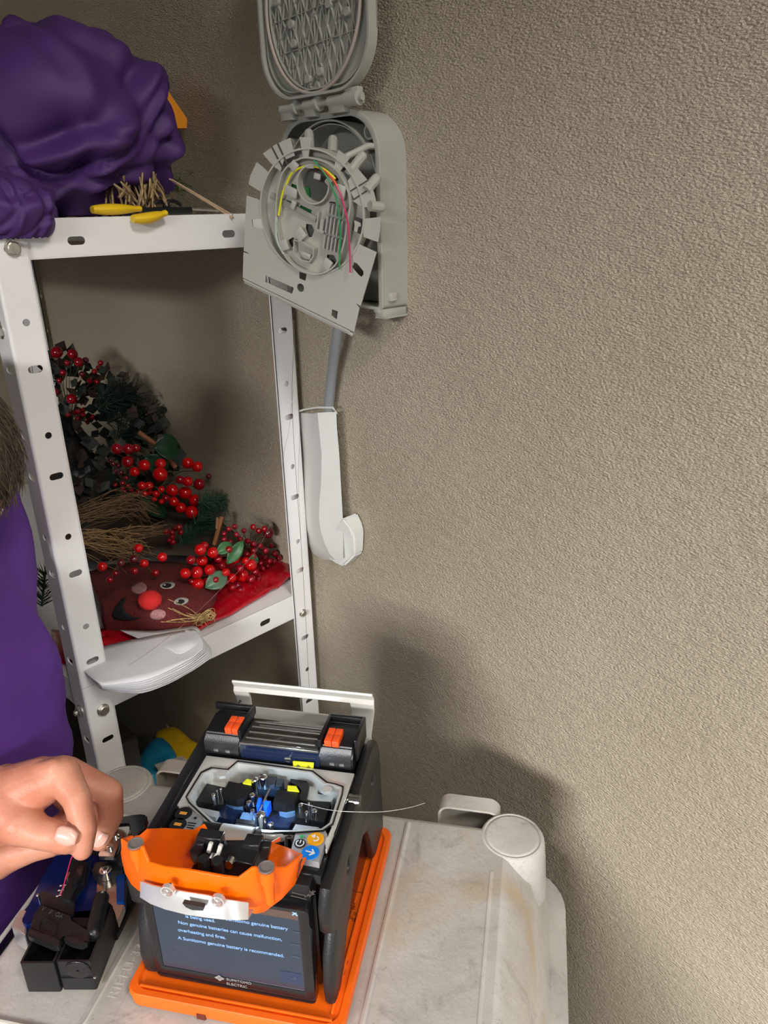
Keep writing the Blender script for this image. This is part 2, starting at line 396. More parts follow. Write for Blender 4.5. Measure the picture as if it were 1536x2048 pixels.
def rib(bm, x, y, ang):
    dx, dy = cos(ang), sin(ang); R = LR-.004; E = 1.12
    a = dx*dx+(dy/E)**2; b_ = 2*(x*dx+y*dy/E/E); c = x*x+(y/E)**2-R*R; D = b_*b_-4*a*c
    if D <= 0: return
    t0, t1 = (-b_-sqrt(D))/2/a, (-b_+sqrt(D))/2/a
    m = (t0+t1)/2; q = Matrix.Rotation(ang, 3, 'Z')
    bx(bm, (lc[0]+x+m*dx, lc[1]+y+m*dy, -.001), (t1-t0, .0006, .0040), q)
for k in range(-6, 7):
    rib(bm, k*.0115+.002, 0, radians(68)); rib(bm, k*.0115-.002, 0, radians(112))
for k in range(-3, 4): rib(bm, k*.017, 0, radians(90))
for k in (-2, 0, 2): rib(bm, k*.02+.01, 0, radians(48))
for y in (-.032, -.004, .024, .052): rib(bm, 0, y, radians(3))
obj('rib_lattice', bm, gp, lidp, LDF)
bm = B()
for x, y in ((-.032, -.012), (.022, -.004), (.046, -.014), (-.03, -.028), (.006, -.056), (-.012, -.06), (-.052, .01), (.03, .03), (0, .02), (-.03, .045), (.045, .05)):
    cyl(bm, (lc[0]+x, lc[1]+y, -.004), (lc[0]+x, lc[1]+y, .003), .0042, .0036, seg=16)
obj_split('moulding_boss', bm, gp, lidp, LDF)

# ---- splice tray, swung out and tilted
TP0 = onX(740, 480, -.058); TN = Vector((-cos(radians(20))*cos(radians(4)), -sin(radians(20))*cos(radians(4)), -sin(radians(4))))   # swung 20 degrees off the wall
def tpx(x, y):
    d = _ray(x, y); return CAMP + d*((TP0-CAMP).dot(TN)/d.dot(TN))
def c2(x, y): return tpx(470+x/4.267, 250+y/4.267)
p0, p1 = c2(70, 1300), c2(1020, 1765)
TRF = frame(p0, p1-p0, TN.cross(p1-p0)); TRI = TRF.inverted()
def T2(*pp): return [tuple((TRI @ c2(*p))[:2]) for p in pp]
def T1(x, y): return T2((x, y))[0]
# fit outer ring circle through measured points
def circ3(a, b, c):
    ax, ay, bx_, by, cx_, cy_ = *a, *b, *c; d = 2*(ax*(by-cy_)+bx_*(cy_-ay)+cx_*(ay-by))
    ux = ((ax*ax+ay*ay)*(by-cy_)+(bx_*bx_+by*by)*(cy_-ay)+(cx_*cx_+cy_*cy_)*(ay-by))/d
    uy = ((ax*ax+ay*ay)*(cx_-bx_)+(bx_*bx_+by*by)*(ax-cx_)+(cx_*cx_+cy_*cy_)*(bx_-ax))/d
    return Vector((ux, uy)), (Vector((ux, uy))-Vector(a)).length
def T0(x, y): return tuple((TRI @ tpx(x, y))[:2])
RC, RR = circ3(T0(524, 393), T0(729, 434), T0(624, 547))
TK = .0018
bm = B()
TH = -.0105
# lower plate: outline with the ring bite, and the fan of petals
def arc(pa, pb, r, n=16, ccw=True):
    a0 = atan2(pa[1]-RC.y, pa[0]-RC.x); a1 = atan2(pb[1]-RC.y, pb[0]-RC.x)
    if ccw and a1 < a0: a1 += 2*pi
    if not ccw and a1 > a0: a1 -= 2*pi
    return [(RC.x+r*cos(a0+(a1-a0)*k/n), RC.y+r*sin(a0+(a1-a0)*k/n)) for k in range(n+1)]
TLc, TLg = T1(103, 600), T1(228, 645); BRp, TRp, TRg = T1(1020, 1765), T1(1208, 1085), T1(1085, 1030)
ol = [(0, 0), BRp] + T2((1062, 1560), (1040, 1530), (1046, 1524), (1075, 1545)) + [TRp, TRg] + arc(TRg, TLg, RR, 40, ccw=False) + [TLg, TLc] + T2((78, 1072), (120, 1092), (118, 1100), (76, 1084))
hol = [T2((145, 805), (150, 870), (180, 885), (250, 885), (232, 800)), T2((1018, 1168), (1000, 1215), (1055, 1280), (1080, 1297), (1100, 1275), (1098, 1245), (1045, 1180)),
       T2((265, 1282), (258, 1340), (490, 1440), (505, 1388)), T2((550, 1245), (550, 1310), (605, 1330), (616, 1265)), [(T1(562, 1388)[0]+.0042*cos(a), T1(562, 1388)[1]+.0042*sin(a)) for a in [2*pi*k/20 for k in range(20)]],
       T2((830, 1570), (822, 1625), (872, 1660), (882, 1590))]
hol = [h if sum(h[i][0]*h[(i+1) % len(h)][1]-h[(i+1) % len(h)][0]*h[i][1] for i in range(len(h))) > 0 else h[::-1] for h in hol]
tray = obj('splice_tray', plate(bm, ol, hol, TK), gp2, box, TRF, smooth=False)
for nm, pp in (('petal', ((120, 505), (135, 430), (190, 315), (290, 408), (228, 572))), ('petal', ((240, 245), (350, 165), (472, 110), (512, 262), (420, 300), (395, 395), (345, 362))), ('petal', ((553, 103), (655, 103), (628, 280), (583, 270))),
               ('petal', ((885, 212), (980, 280), (895, 400), (850, 375), (862, 290))), ('petal', ((1045, 368), (1130, 470), (1185, 575), (1215, 690), (1095, 705), (1010, 650), (965, 475))), ('petal', ((1095, 800), (1243, 785), (1240, 900), (1225, 1000), (1100, 955)))):
    obj(nm, plate(B(), T2(*pp), [], TK), gp2, tray, TRF, smooth=False)
bm = B()
for pp in (((312, 190), (325, 182), (415, 355), (402, 362)), ((362, 158), (374, 150), (462, 342), (450, 350)), ((402, 362), (450, 345), (455, 355), (408, 375)), ((975, 565), (985, 575), (1140, 478), (1133, 468)), ((1010, 632), (1020, 642), (1165, 545), (1158, 535)), ((975, 565), (985, 562), (1022, 635), (1012, 642))):
    plate(bm, T2(*pp), [], .0004, z=TK/2+.0001)
obj_split('slot_line', bm, mat('seam_dark', (.07, .07, .06), .8), tray, TRF, smooth=False)
bm = B(); plate(bm, arc(TLg, TLg, RR, 56)[:-1] if False else circ(RC.x, RC.y, RR, 56), [], .0012, z=TH)
wallring(bm, circ(RC.x, RC.y, RR, 72), .0016, TH, .002)
obj('outer_ring', bm, gp2, tray, TRF)
# inner D-shaped wall
inn = T2((368, 820), (372, 640), (400, 480), (450, 370), (560, 290), (660, 280), (800, 320), (900, 400), (965, 520), (1000, 660), (975, 840), (945, 1010), (885, 1170), (800, 1245), (700, 1268), (600, 1240), (500, 1180), (420, 1060))
inn = [tuple(p[:2]) for p in spline([Vector((*p, 0)) for p in inn+[inn[0]]], 4)][:-1]
bm = B(); wallring(bm, inn, .0014, TH, .0045)
obj('inner_wall', bm, gp2, tray, TRF)
# inner deck with cut-outs
deck = inn
def hh(*pp):
    h = T2(*pp); return h if sum(h[i][0]*h[(i+1) % len(h)][1]-h[(i+1) % len(h)][0]*h[i][1] for i in range(len(h))) > 0 else h[::-1]
dh = [hh((468, 500), (455, 530), (530, 580), (545, 620), (580, 615), (578, 575), (560, 540)), hh((425, 640), (418, 665), (485, 692), (490, 668)), hh((540, 683), (535, 712), (632, 755), (640, 730)),
      [(T1(685, 505)[0]+.0160*cos(a), T1(685, 505)[1]+.0160*sin(a)) for a in [2*pi*k/32 for k in range(32)]],
      hh((790, 655), (780, 700), (830, 730), (850, 690), (840, 660)), hh((590, 845), (585, 885), (610, 960), (640, 960), (660, 900), (640, 855)), hh((440, 985), (445, 1010), (470, 1050), (500, 1010), (480, 960)), hh((770, 1110), (765, 1150), (830, 1200), (858, 1175), (830, 1115)),
      hh((835, 420), (828, 445), (850, 480), (868, 465))]
bm = B(); plate(bm, deck, dh, .0014, z=-.0045)
obj('inner_deck', bm, gp2, tray, TRF, smooth=False)
hub = T1(685, 505)
bm = B(); wallring(bm, circ(*hub, .0168, 40), .0014, TH, .0050); plate(bm, circ(*hub, .0168, 32), [], .001, z=TH+.001)
obj('hub', bm, gp2, tray, TRF)
bm = B(); pk = T2((520, 980), (600, 1000), (690, 1055), (680, 1120), (650, 1165), (580, 1150), (520, 1090)); wallring(bm, pk, .0013, TH, .004); obj('pocket', bm, gp2, tray, TRF)
def tab(p, q, wd, z0=-.004, z1=.0042):
    a, b_ = Vector((*T1(*p), 0)), Vector((*T1(*q), 0)); d = b_-a; bm = B()
    bx(bm, (a+b_)/2+Vector((0, 0, (z0+z1)/2)), (d.length, wd, z1-z0), Matrix.Rotation(atan2(d.y, d.x), 3, 'Z'), .0008); return bm
for p, q, wd in (((495, 320), (540, 375), .0085), ((655, 335), (655, 370), .008), ((800, 450), (838, 492), .0085), ((690, 428), (745, 445), .0055), ((880, 555), (955, 580), .012), ((440, 545), (545, 590), .0085), ((540, 960), (600, 900), .011), ((400, 1035), (465, 1010), .010), ((770, 1160), (830, 1210), .010), ((585, 1090), (660, 1120), .004), ((495, 670), (530, 690), .008)):
    obj('retaining_tab', tab(p, q, wd, .0015, .0046), gp2, tray, TRF)
bm = B(); plate(bm, inn, [], .0010, z=TH+.0014); obj('tray_well_shade', bm, mat('well_shade_grey', (.09, .09, .08), .7), tray, TRF, smooth=False)  # dark plate added under the deck; shade below the cut-outs put into its colour
# green seal seen through the cut-outs
bm = B(); plate(bm, T2((400, 480), (600, 540), (610, 640), (660, 720), (655, 770), (400, 690)), [], .001, z=-.0075)
obj('green_insert', bm, mat('green_plastic', (.0, .13, .02), .5), tray, TRF, smooth=False)
# channel bar left of centre
bm = B(); bx(bm, Vector((*T1(490, 705), -.0025)), (.054, .0055, .0028), Matrix.Rotation(-.05, 3, 'Z'), .0004)
obj('channel_bar', bm, gdark, tray, TRF)
# comb splice holder
a, b_ = Vector((*T1(885, 690), 0)), Vector((*T1(830, 1080), 0)); ax = (b_-a); L = ax.length; ang = atan2(ax.y, ax.x)
SHF = TRF @ Matrix.Translation(a) @ Matrix.Rotation(ang, 4, 'Z')
holder = B(); bxx(holder, 0, L, -.011, .010, -.004, -.0025)
for k in range(5):
    y = -.0085+k*.0040
    for x0, x1 in ((0, L*.2), (L*.27, L*.62), (L*.68, L*.98)): bxx(holder, x0, x1, y-.0007, y+.0007, -.003, .0035)
bxx(holder, L*.36, L*.66, -.016, -.0125, -.003, .002); bxx(holder, L*.24, L*.62, -.020, -.0185, -.003, .002); bxx(holder, L*.6, L*.66, -.020, -.011, -.003, .0015)
obj('splice_holder', holder, mat('splice_holder_grey', (.40, .40, .37), .4), tray, SHF, smooth=False)
# clip in window at the right
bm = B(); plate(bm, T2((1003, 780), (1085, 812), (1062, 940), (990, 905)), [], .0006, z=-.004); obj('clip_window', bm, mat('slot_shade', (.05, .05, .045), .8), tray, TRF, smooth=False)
bm = B(); plate(bm, T2((1012, 815), (1065, 838), (1068, 868), (1045, 870), (1035, 920), (1008, 905), (1015, 860)), [], .002, z=-.0025); obj('clip', bm, gp2, tray, TRF, smooth=False)
# folded lip along the lower edge
bl = Vector(BRp).length
bm = B(); bxx(bm, .0015, bl-.004, -.0022, -.0008, -.004, .0016); bxx(bm, .002, bl-.001, -.0058, -.0022, -.006, -.0005, .0006)
obj('lower_lip', bm, gp2, tray, TRF)
bm = B(); q = Vector((*T1(210, 1160), 0)); cyl(bm, q, q+Vector((0, 0, .0014)), .0042, .0038, seg=18); obj('locating_pin', bm, gp2, tray, TRF)
# swing arm behind, into the housing
ptop = TRF @ Vector((*T1(860, 300), 0)); bm = B(); tube(bm, [ptop+Vector((.004, 0, 0)), ptop+Vector((.03, -.012, .012)), Vector((-.008, ptop.y-.012, ptop.z+.012))], .003, 10)
for e in ((835, 130, 830, 250), (1085, 270, 960, 430), (630, 75, 640, 250), (1205, 460, 1120, 560), (1245, 700, 1150, 690)):
    s0 = onX(470+e[0]/4.267, 250+e[1]/4.267, -.05); s1 = onX(470+e[2]/4.267, 250+e[3]/4.267, -.062); tube(bm, [s0, s1], .0048, 10); sph(bm, s0, .0048, (1, 1, 1), 10, 6)
obj('swing_arm', bm, gp, box)
tray_pt = lambda x, y, z: TRF @ Vector((*T1(x, y), z))
# fibres in the tray
def fibre(name, pts, m, label, r=.00055, sub=6, cat='fibre', **k):
    bm = B(); pp = spline(pts, sub); tube(bm, pp, r, 6); return top(name, bm, m, label, cat, origin=pp[-1], **k)
fy = mat('yellow_fibre', (.75, .72, .02), .35); fr = mat('red_fibre', (.75, .10, .03), .35); fg = mat('green_fibre', (.03, .30, .09), .35); fp = mat('pink_fibre', (.62, .03, .13), .35)
fibre('optical_fibre', [tray_pt(x, y, .0030) for x, y in ((385, 770), (415, 600), (450, 510), (500, 410), (580, 362), (660, 350), (760, 370), (830, 420), (870, 460))], fy, 'yellow buffered fibre coiled around the hub of the splice tray', .0011)
fibre('optical_fibre', [tray_pt(x, y, .0044) for x, y in ((735, 362), (800, 405), (860, 470), (895, 530))], fr, 'short orange red fibre at the top right of the tray hub', .0011)
fibre('optical_fibre', [tray_pt(x, y, .0066) for x, y in ((700, 300), (740, 345), (800, 420), (850, 510), (895, 640), (915, 760), (925, 920), (920, 1080), (915, 1225))], fg, 'long green fibre running down the splice tray', .0008)
fibre('optical_fibre', [tray_pt(x, y, .0062) for x, y in ((895, 520), (930, 600), (965, 720), (990, 860), (1002, 1040), (1007, 1250))], fp, 'long pink red fibre hanging at right inside the tray', .0008)
fibre('fibre_sleeve', [tray_pt(x, y, .0034) for x, y in ((370, 780), (365, 860), (375, 980), (430, 1095))], mat('clear_sleeve', (.45, .55, .48), .3), 'pale clear sleeve along the left of the tray ring', .0014, cat='sleeve')

# ------------------------------------------------------------------ grey conduit and white duct
bm = B(); pts = spline([onX(652, 850, -.0125), onX(657, 815, -.0125), onX(664, 745, -.018), onX(674, 672, -.028), onX(684, 610, -.028), onX(690, 560, -.02)], 8)
tube(bm, pts, .0060, 20)
top('conduit', bm, mat('conduit_grey', (.27, .285, .30), .38), 'short grey conduit tube rising from the white duct to the wall box', 'conduit', origin=pts[0])
wd = mat('duct_white', (.70, .71, .68), .35, var=.03, vscale=25)
duct = thing('cable_duct', 'white angular cable duct elbow on the wall beside the shelf post', 'cable duct', (0, .66, .70))
def dk(x, y, X): return onX(520+x/3.94, 640+y/3.94, X)
rows = []
#        y_wall  left  ridgeL ridgeR right   (crop pixels), depth of ridge
for yy, xl, a, b_, xr, X1, X2 in ((730, 300, 412, 452, 600, -.030, -.022), (860, 306, 416, 466, 606, -.032, -.022), (1060, 322, 436, 486, 624, -.032, -.022), (1280, 316, 424, 482, 636, -.032, -.022), (1440, 322, 415, 468, 645, -.032, -.022), (1560, 330, 413, 465, 652, -.032, -.023), (1660, 345, 425, 478, 655, -.032, -.024), (1760, 372, 462, 510, 655, -.031, -.025), (1840, 415, 510, 545, 655, -.029, -.026), (1885, 500, 560, 590, 655, -.026, -.026)):
    rows.append([dk(xl, yy, 0.), dk(xl, yy, -.004), dk(a, yy+8, X1+.007), dk(b_, yy, X1), dk(xr, yy-6, X2), dk(xr+2, yy-6, -.001)])
bm = B(); loft(bm, rows); obj('duct_cover', bm, wd, duct, auto=20)
bm = B()
e = [dk(x, y, X) for x, y, X in ((592, 1620, -.027), (650, 1560, -.027), (705, 1640, -.024), (740, 1700, -.020), (742, 1860, -.018), (655, 1945, -.020), (600, 1930, -.022), (530, 1880, -.022), (590, 1800, -.027))]
f_ = [Vector((-.001, p.y, p.z)) for p in e]; loft(bm, [e, f_]); bmesh.ops.bevel(bm, geom=bm.edges[:], offset=.0025, segments=2, affect='EDGES')
obj('elbow_cap', bm, wd, duct, auto=30)
bm = B(); e = [dk(x, y, X) for x, y, X in ((300, 722, -.006), (350, 705, -.018), (455, 690, -.026), (575, 690, -.024), (604, 738, -.020), (600, 760, -.0225), (440, 775, -.031), (412, 765, -.029), (302, 760, -.009))]
f_ = [p+Vector((0, 0, -.004)) for p in e]; 
tube(bm, e[:5], .0013, 8); obj('duct_rim', bm, wd, duct)
bm = B(); sph(bm, dk(585, 715, -.024), .0012, u=8, v=6); obj('rim_pin', bm, steel, duct)

# ------------------------------------------------------------------ hair-fine loose fibres
fh = mat('bare_fibre', (.30, .28, .24), .3); fh2 = mat('dark_fibre', (.05, .05, .05), .4); fh3 = mat('pink_bare_fibre', (.25, .10, .10), .4); fh4 = mat('bright_bare_fibre', (.75, .72, .66), .2)
X_ = -.06
fibre('loose_fibre', [tray_pt(430, 1095, .003), onX(580, 530, -.085), onX(585, 600, -.085), onX(586, 640, -.082), onX(587, 700, -.07), onX(584, 800, -.07), onX(592, 950, -.07), onX(603, 1100, -.07), onX(611, 1230, -.07), onX(616, 1330, -.07), onX(620, 1400, -.07)], fh2, 'long dark bare fibre hanging from the tray down past the rear post', .00022)
fibre('loose_fibre', [onX(587, 640, -.055), onX(592, 730, -.055), onX(596, 800, -.055), onX(600, 850, -.055), onX(597, 960, -.055), onX(602, 1080, -.055)], fh, 'short pale bare fibre beside the upper rear post', .00018)
fibre('loose_fibre', [onX(587, 775, -.08), onX(578, 860, -.09), onX(569, 900, -.10), onX(555, 1000, -.14), onX(520, 1090, -.19), onX(430, 1190, -.25), onX(330, 1280, -.30), onY(250, 1335, .69), onY(190, 1368, .69), onY(120, 1396, .69)], fh3, 'long reddish bare fibre looping across the middle shelf to the front post', .00014)
# ------------------------------------------------------------------ upturned plastic crate
# crate frame: origin on its far right foot; u to the right, v away from the camera, world Z up
RF = onZ(1025, 1665, .56); LFp = onZ(245, 1562, .56)
e1 = (RF-LFp).normalized(); e2 = Vector((-e1.y, e1.x, 0))
CF = frame((RF.x, RF.y, 0), e1, e2)
def crate_mat():
    m = bpy.data.materials.new('worn_grey_crate'); m.use_nodes = True; nt = m.node_tree; N = nt.nodes.new; L = nt.links.new
    b = nt.nodes['Principled BSDF']; b.inputs['Roughness'].default_value = .62
    tc = N('ShaderNodeTexCoord')
    def ns(s, d, r=.5, dist=0):
        n = N('ShaderNodeTexNoise'); n.inputs['Scale'].default_value = s; n.inputs['Detail'].default_value = d; n.inputs['Roughness'].default_value = r; n.inputs['Distortion'].default_value = dist
        L(tc.outputs['Object'], n.inputs['Vector']); return n
    def ramp(src, a, b_, ca, cb):
        r = N('ShaderNodeValToRGB'); r.color_ramp.elements[0].position = a; r.color_ramp.elements[1].position = b_
        r.color_ramp.elements[0].color = ca; r.color_ramp.elements[1].color = cb; L(src, r.inputs['Fac']); return r
    def mix(f, a, b_, ty='MIX'):
        x = N('ShaderNodeMix'); x.data_type = 'RGBA'; x.blend_type = ty; L(f, x.inputs[0]); L(a, x.inputs[6])
        if hasattr(b_, 'links'): L(b_, x.inputs[7])
        else: x.inputs[7].default_value = b_
        return x.outputs[2]
    base = ramp(ns(14, 6, .6).outputs['Fac'], .3, .7, (.40, .38, .345, 1), (.57, .545, .505, 1)).outputs['Color']
    st = ramp(ns(9, 5, .6, .5).outputs['Fac'], .53, .66, (0, 0, 0, 1), (.62, .62, .62, 1)).outputs['Color']
    c = mix(st, base, (.46, .33, .19, 1))                      # tan stains
    dk = ramp(ns(26, 8, .75, .9).outputs['Fac'], .55, .70, (0, 0, 0, 1), (.62, .62, .62, 1)).outputs['Color']
    c = mix(dk, c, (.22, .19, .16, 1))                         # grime
    sc = ramp(ns(150, 5, .8, 1.8).outputs['Fac'], .58, .70, (0, 0, 0, 1), (.6, .6, .6, 1)).outputs['Color']
    c = mix(sc, c, (.20, .16, .13, 1))                         # scuffs
    L(c, b.inputs['Base Color'])
    n = ns(140, 4, .6); k = N('ShaderNodeBump'); k.inputs['Strength'].default_value = .5; k.inputs['Distance'].default_value = .0008
    L(n.outputs['Fac'], k.inputs['Height']); L(k.outputs['Normal'], b.inputs['Normal']); return m
CM = crate_mat()
crate = thing('plastic_crate', 'scuffed grey plastic crate turned upside down as a work surface', 'crate', CF)
CX0, CX1, CY0, CY1 = -.424, .026, -.62, .034       # at the top
zt = .556; rc = .028
def ring_at(z, g): return [(x, y, z) for x, y in rrect(CX0-g, CX1+g, CY0-g, CY1+g, rc+g*.8, 8)]
bm = B()
prof = [(zt-.004, -.010), (zt-.0005, -.0035), (zt, -.012)]
rings = [ring_at(0, .026), ring_at(.44, .019), ring_at(zt-.070, .004), ring_at(zt-.028, -.008), ring_at(zt-.007, -.024), ring_at(zt-.002, -.028), ring_at(zt, -.033)]
loft(bm, rings); body = obj('crate_body', bm, CM, crate, CF, auto=70)
# raised feet
for fx, fy in ((0, 0), (-.398, 0), (-.398, -.55), (0, -.55)):
    bm = B(); n = 32
    def rg(z, r): return [(fx+r*cos(2*pi*k/n), fy+r*sin(2*pi*k/n), z) for k in range(n)]
    loft(bm, [rg(zt-.062, .0345), rg(zt-.02, .0315), rg(zt-.003, .0298), rg(zt+.0002, .0282), rg(zt+.0006, .0265), rg(zt-.0006, .0258), rg(zt-.0006, .0250), rg(zt+.0007, .0243), rg(zt+.0009, .0225), rg(zt+.0009, .010), rg(zt+.0009, .001)]); obj('foot', bm, CM, crate, CF, auto=60)
# raised ribs / panel edges on the base
bm = B()
def ridge(pts, h=.0022, wd=.0042, closed=False):
    bm = B(); P = [Vector((*p, zt)) for p in pts]
    if closed: P = P+[P[0]]
    tube(bm, P, wd/2*1.3, 8, flat=h/wd*1.7); return bm
obj('base_rib', ridge([(-.098, -.002), (-.100, -.60)]), CM, crate, CF)
obj('base_rib', ridge([(-.016, -.045), (-.016, -.58)], .001, .003), CM, crate, CF)
obj('base_rib', ridge(rrect(-.405, -.298, -.242, -.04, .012, 5), .0016, .003, True), CM, crate, CF)
obj('base_rib', ridge(rrect(-.075, -.015, -.44, -.205, .03, 8), .0012, .003, True), CM, crate, CF)
bm = B(); q = [(-.292+.002*cos(a), 0) for a in (0,)]
lt = B(); text_bm(lt, 'RIEFU-33', .0110, CF @ Matrix.Translation((-.2850, -.212, zt+.0005)) @ Matrix.Rotation(radians(90), 4, 'Z'), .0005, sp=1.1)
obj('moulded_lettering', lt, CM, crate, smooth=False)
bm = B(); bxx(bm, -.303, -.279, -.60, -.035, zt-.002, zt+.0008, .0008); obj('raised_band', bm, CM, crate, CF)
# outer rim of the mouth that shows low on the right, and its lip at the back
bm = B(); g = .0275
ro = rrect(CX0-g, CX1+g, CY0-g, CY1+g, .05, 8); wallring(bm, ro, .0035, .12, .4535); plate(bm, rrect(CX0-g-.0018, CX1+g+.0018, CY0-g-.0018, CY1+g+.0018, .05, 8), [rrect(CX0-.012, CX1+.012, CY0-.012, CY1+.012, .04, 8)], .003, z=.4535)
obj('skirt', bm, CM, crate, CF)
# back handles
for hx in (-.0430, -.345):
    bm = B(); n = Vector((0, 1, 0))
    A = rrect(hx-.029, hx+.029, zt-.050, zt+.0010, .010, 5); Bq = rrect(hx-.024, hx+.024, zt-.046, zt+.0065, .008, 5)
    FH = frame((0, CY1+.012, 0), (1, 0, 0), (0, 0, 1)); FH = CF @ frame((0, CY1-.004, 0), (1, 0, 0), (0, 0, 1))
    plate(bm, [(x, z) for x, z in A], [], .0028, F=FH, z=-.012)
    wallring(bm, A, .0022, -.012, .006, FH)
    obj('handle', bm, CM, crate)
# ------------------------------------------------------------------ fusion splicer on its orange work tray
ZT = .575                                        # top of the work tray
SF = CF @ Matrix.Translation((-.200, -.200, ZT)); SI = SF.inverted()      # a right, b back, c up
def sl(P): return SI @ P
def SH(p, c): return sl(onZ(p[0], p[1], ZT+c))
def SV(p, b):
    d = _ray(*p); n = SF.to_3x3() @ Vector((0, 1, 0)); o = SF @ Vector((0, b, 0)); return sl(CAMP+d*((o-CAMP).dot(n)/d.dot(n)))
def kf(x0, y0, s): return lambda x, y: (x0+x/s, y0+y/s)
kA, kB, kC, kD, kE, k1 = kf(230, 1630, 6.98), kf(420, 1630, 6.98), kf(380, 1520, 8.533), kf(500, 1520, 7.68), kf(600, 1640, 5.02), kf(380, 1340, 3.84)
def slabH(bm, k, pts, c, t):
    tp = [SH(k(*p), c) for p in pts]; loft(bm, [[Vector((v.x, v.y, v.z-t)) for v in tp], tp]); return bm
def slabV(bm, k, pts, b, t):
    f = [SV(k(*p), b) for p in pts]; loft(bm, [f, [v+Vector((0, t, 0)) for v in f]]); return bm
def grid_rows(bm, rows):
    V = [[bm.verts.new(p) for p in r] for r in rows]
    for a, b_ in zip(V, V[1:]):
        for i in range(len(a)-1): bm.faces.new((a[i], a[i+1], b_[i+1], b_[i]))
    return bm
def thick(bm, t, off=-1, bev=0):
    ms = [('SOLIDIFY', dict(thickness=t, offset=off))]
    if bev: ms.append(('BEVEL', dict(width=bev, segments=2, limit_method='ANGLE')))
    return mod_mesh(bm, ms)
blk = mat('splicer_black', (.007, .007, .008), .30, bump=.15, bscale=1400)
rub = mat('black_rubber', (.012, .012, .013), .40, bump=.25, bscale=700, var=.15, vscale=60)
glossb = mat('gloss_black', (.010, .010, .012), .10)
blk2 = mat('matt_black_anodised', (.006, .006, .007), .5)
alu = mat('brushed_aluminium', (.62, .61, .57), .30, 1., bump=.06, bscale=900)
alum = mat('matt_silver_paint', (.66, .66, .63), .32, .3)
navy = mat('navy_glossy_housing', (.010, .017, .045), .16)
org = mat('orange_cover_plastic', (1.0, .150, .0), .34, spec=.35)
red_o = mat('red_orange_button', (.85, .09, .015), .4)
chrome = mat('polished_steel', (.80, .80, .80), .12, 1.)
yel = mat('yellow_label', (.85, .83, .02), .5); ink = mat('label_black', (.01, .01, .01), .6)
lbl = mat('silver_keypad', (.42, .42, .43), .42, .35)
white_i = mat('white_print', (.8, .8, .8), .5)

# work tray
orgt = mat('orange_tray_plastic', (.85, .125, .004), .42, bump=.12, bscale=350, var=.06, vscale=30)
trf = CF @ Matrix.Translation((-.19, -.12, .5605))
wt = thing('work_tray', 'orange plastic tray with printed diagram lying under the splicer', 'tray', trf)
TA0, TA1, TB0, TB1 = -.072, .091, -.016, .172
bm = B(); loft(bm, [[(x, y, z) for x, y in rrect(TA0-q, TA1+q, TB0-q, TB1+q, .010, 6)] for z, q in ((-.0145, -.002), (-.0135, 0), (-.003, .001), (-.0012, 0), (-.0012, -.004), (-.003, -.0055), (-.003, -.02))])
obj('tray_body', bm, orgt, wt, SF, auto=40)
bm = B(); bxx(bm, TA1-.0105, TA1-.0085, TB0+.012, TB1-.012, -.003, -.0006, .0005); bxx(bm, TA0+.008, TA1-.008, TB0+.006, TB0+.0078, -.003, -.0006, .0005); obj('tray_rib', bm, orgt, wt, SF)
for x in (-.02, .032):
    bm = B(); bxx(bm, TA0+.075+x, TA0+.082+x, TB0-.0012, TB0+.004, -.0148, -.0095, .0005); obj('latch_notch', bm, mat('notch_dark', (.12, .015, .004), .7), wt, SF)
bm = B()
def line(bm, p, q, w, z): 
    p, q = Vector((*p, z)), Vector((*q, z)); d = q-p; bx(bm, (p+q)/2, (d.length+w, w, .0001), Matrix.Rotation(atan2(d.y, d.x), 3, 'Z'))
zz = -.0029
E_ = [SH(kE(*p), -.003) for p in ((535, 718), (642, 732), (590, 940), (500, 1230), (445, 1550), (390, 1590))]
for a, b_ in zip(E_, E_[1:]): line(bm, a[:2], b_[:2], .0005, zz)
E_ = [SH(kE(*p), -.003) for p in ((625, 410), (640, 450), (610, 530), (600, 560))]
for a, b_ in zip(E_, E_[1:]): line(bm, a[:2], b_[:2], .0005, zz)
E_ = SH(kE(455, 1425), -.003); bx(bm, (E_.x-.002, E_.y, zz), (.008, .003, .0001))
for i, (x, y) in enumerate(((520, 850), (545, 852), (515, 880), (540, 885), (505, 935), (550, 945), (520, 985), (548, 1005), (530, 895))):
    E_ = SH(kE(x, y), -.003)
    for q in range(3): line(bm, (E_.x-.002, E_.y+q*.0012-.001), (E_.x+.0015-.0005*((i+q) % 3), E_.y+q*.0012-.001+.0004*((i*q) % 2)), .00035, zz)
    line(bm, (E_.x-.0005+.0006*(i % 3), E_.y-.0012), (E_.x-.0005+.0006*(i % 2), E_.y+.0015), .0003, zz)
obj('printed_marks', bm, ink, wt, SF, smooth=False)

sp = thing('fusion_splicer', 'black and silver fibre fusion splicer with screen and open orange cover', 'splicer', SF)
ac = .012
bm = B(); bxx(bm, -.047, .071, .012, .160, .0005, .096, .004); obj('chassis', bm, blk, sp, SF)
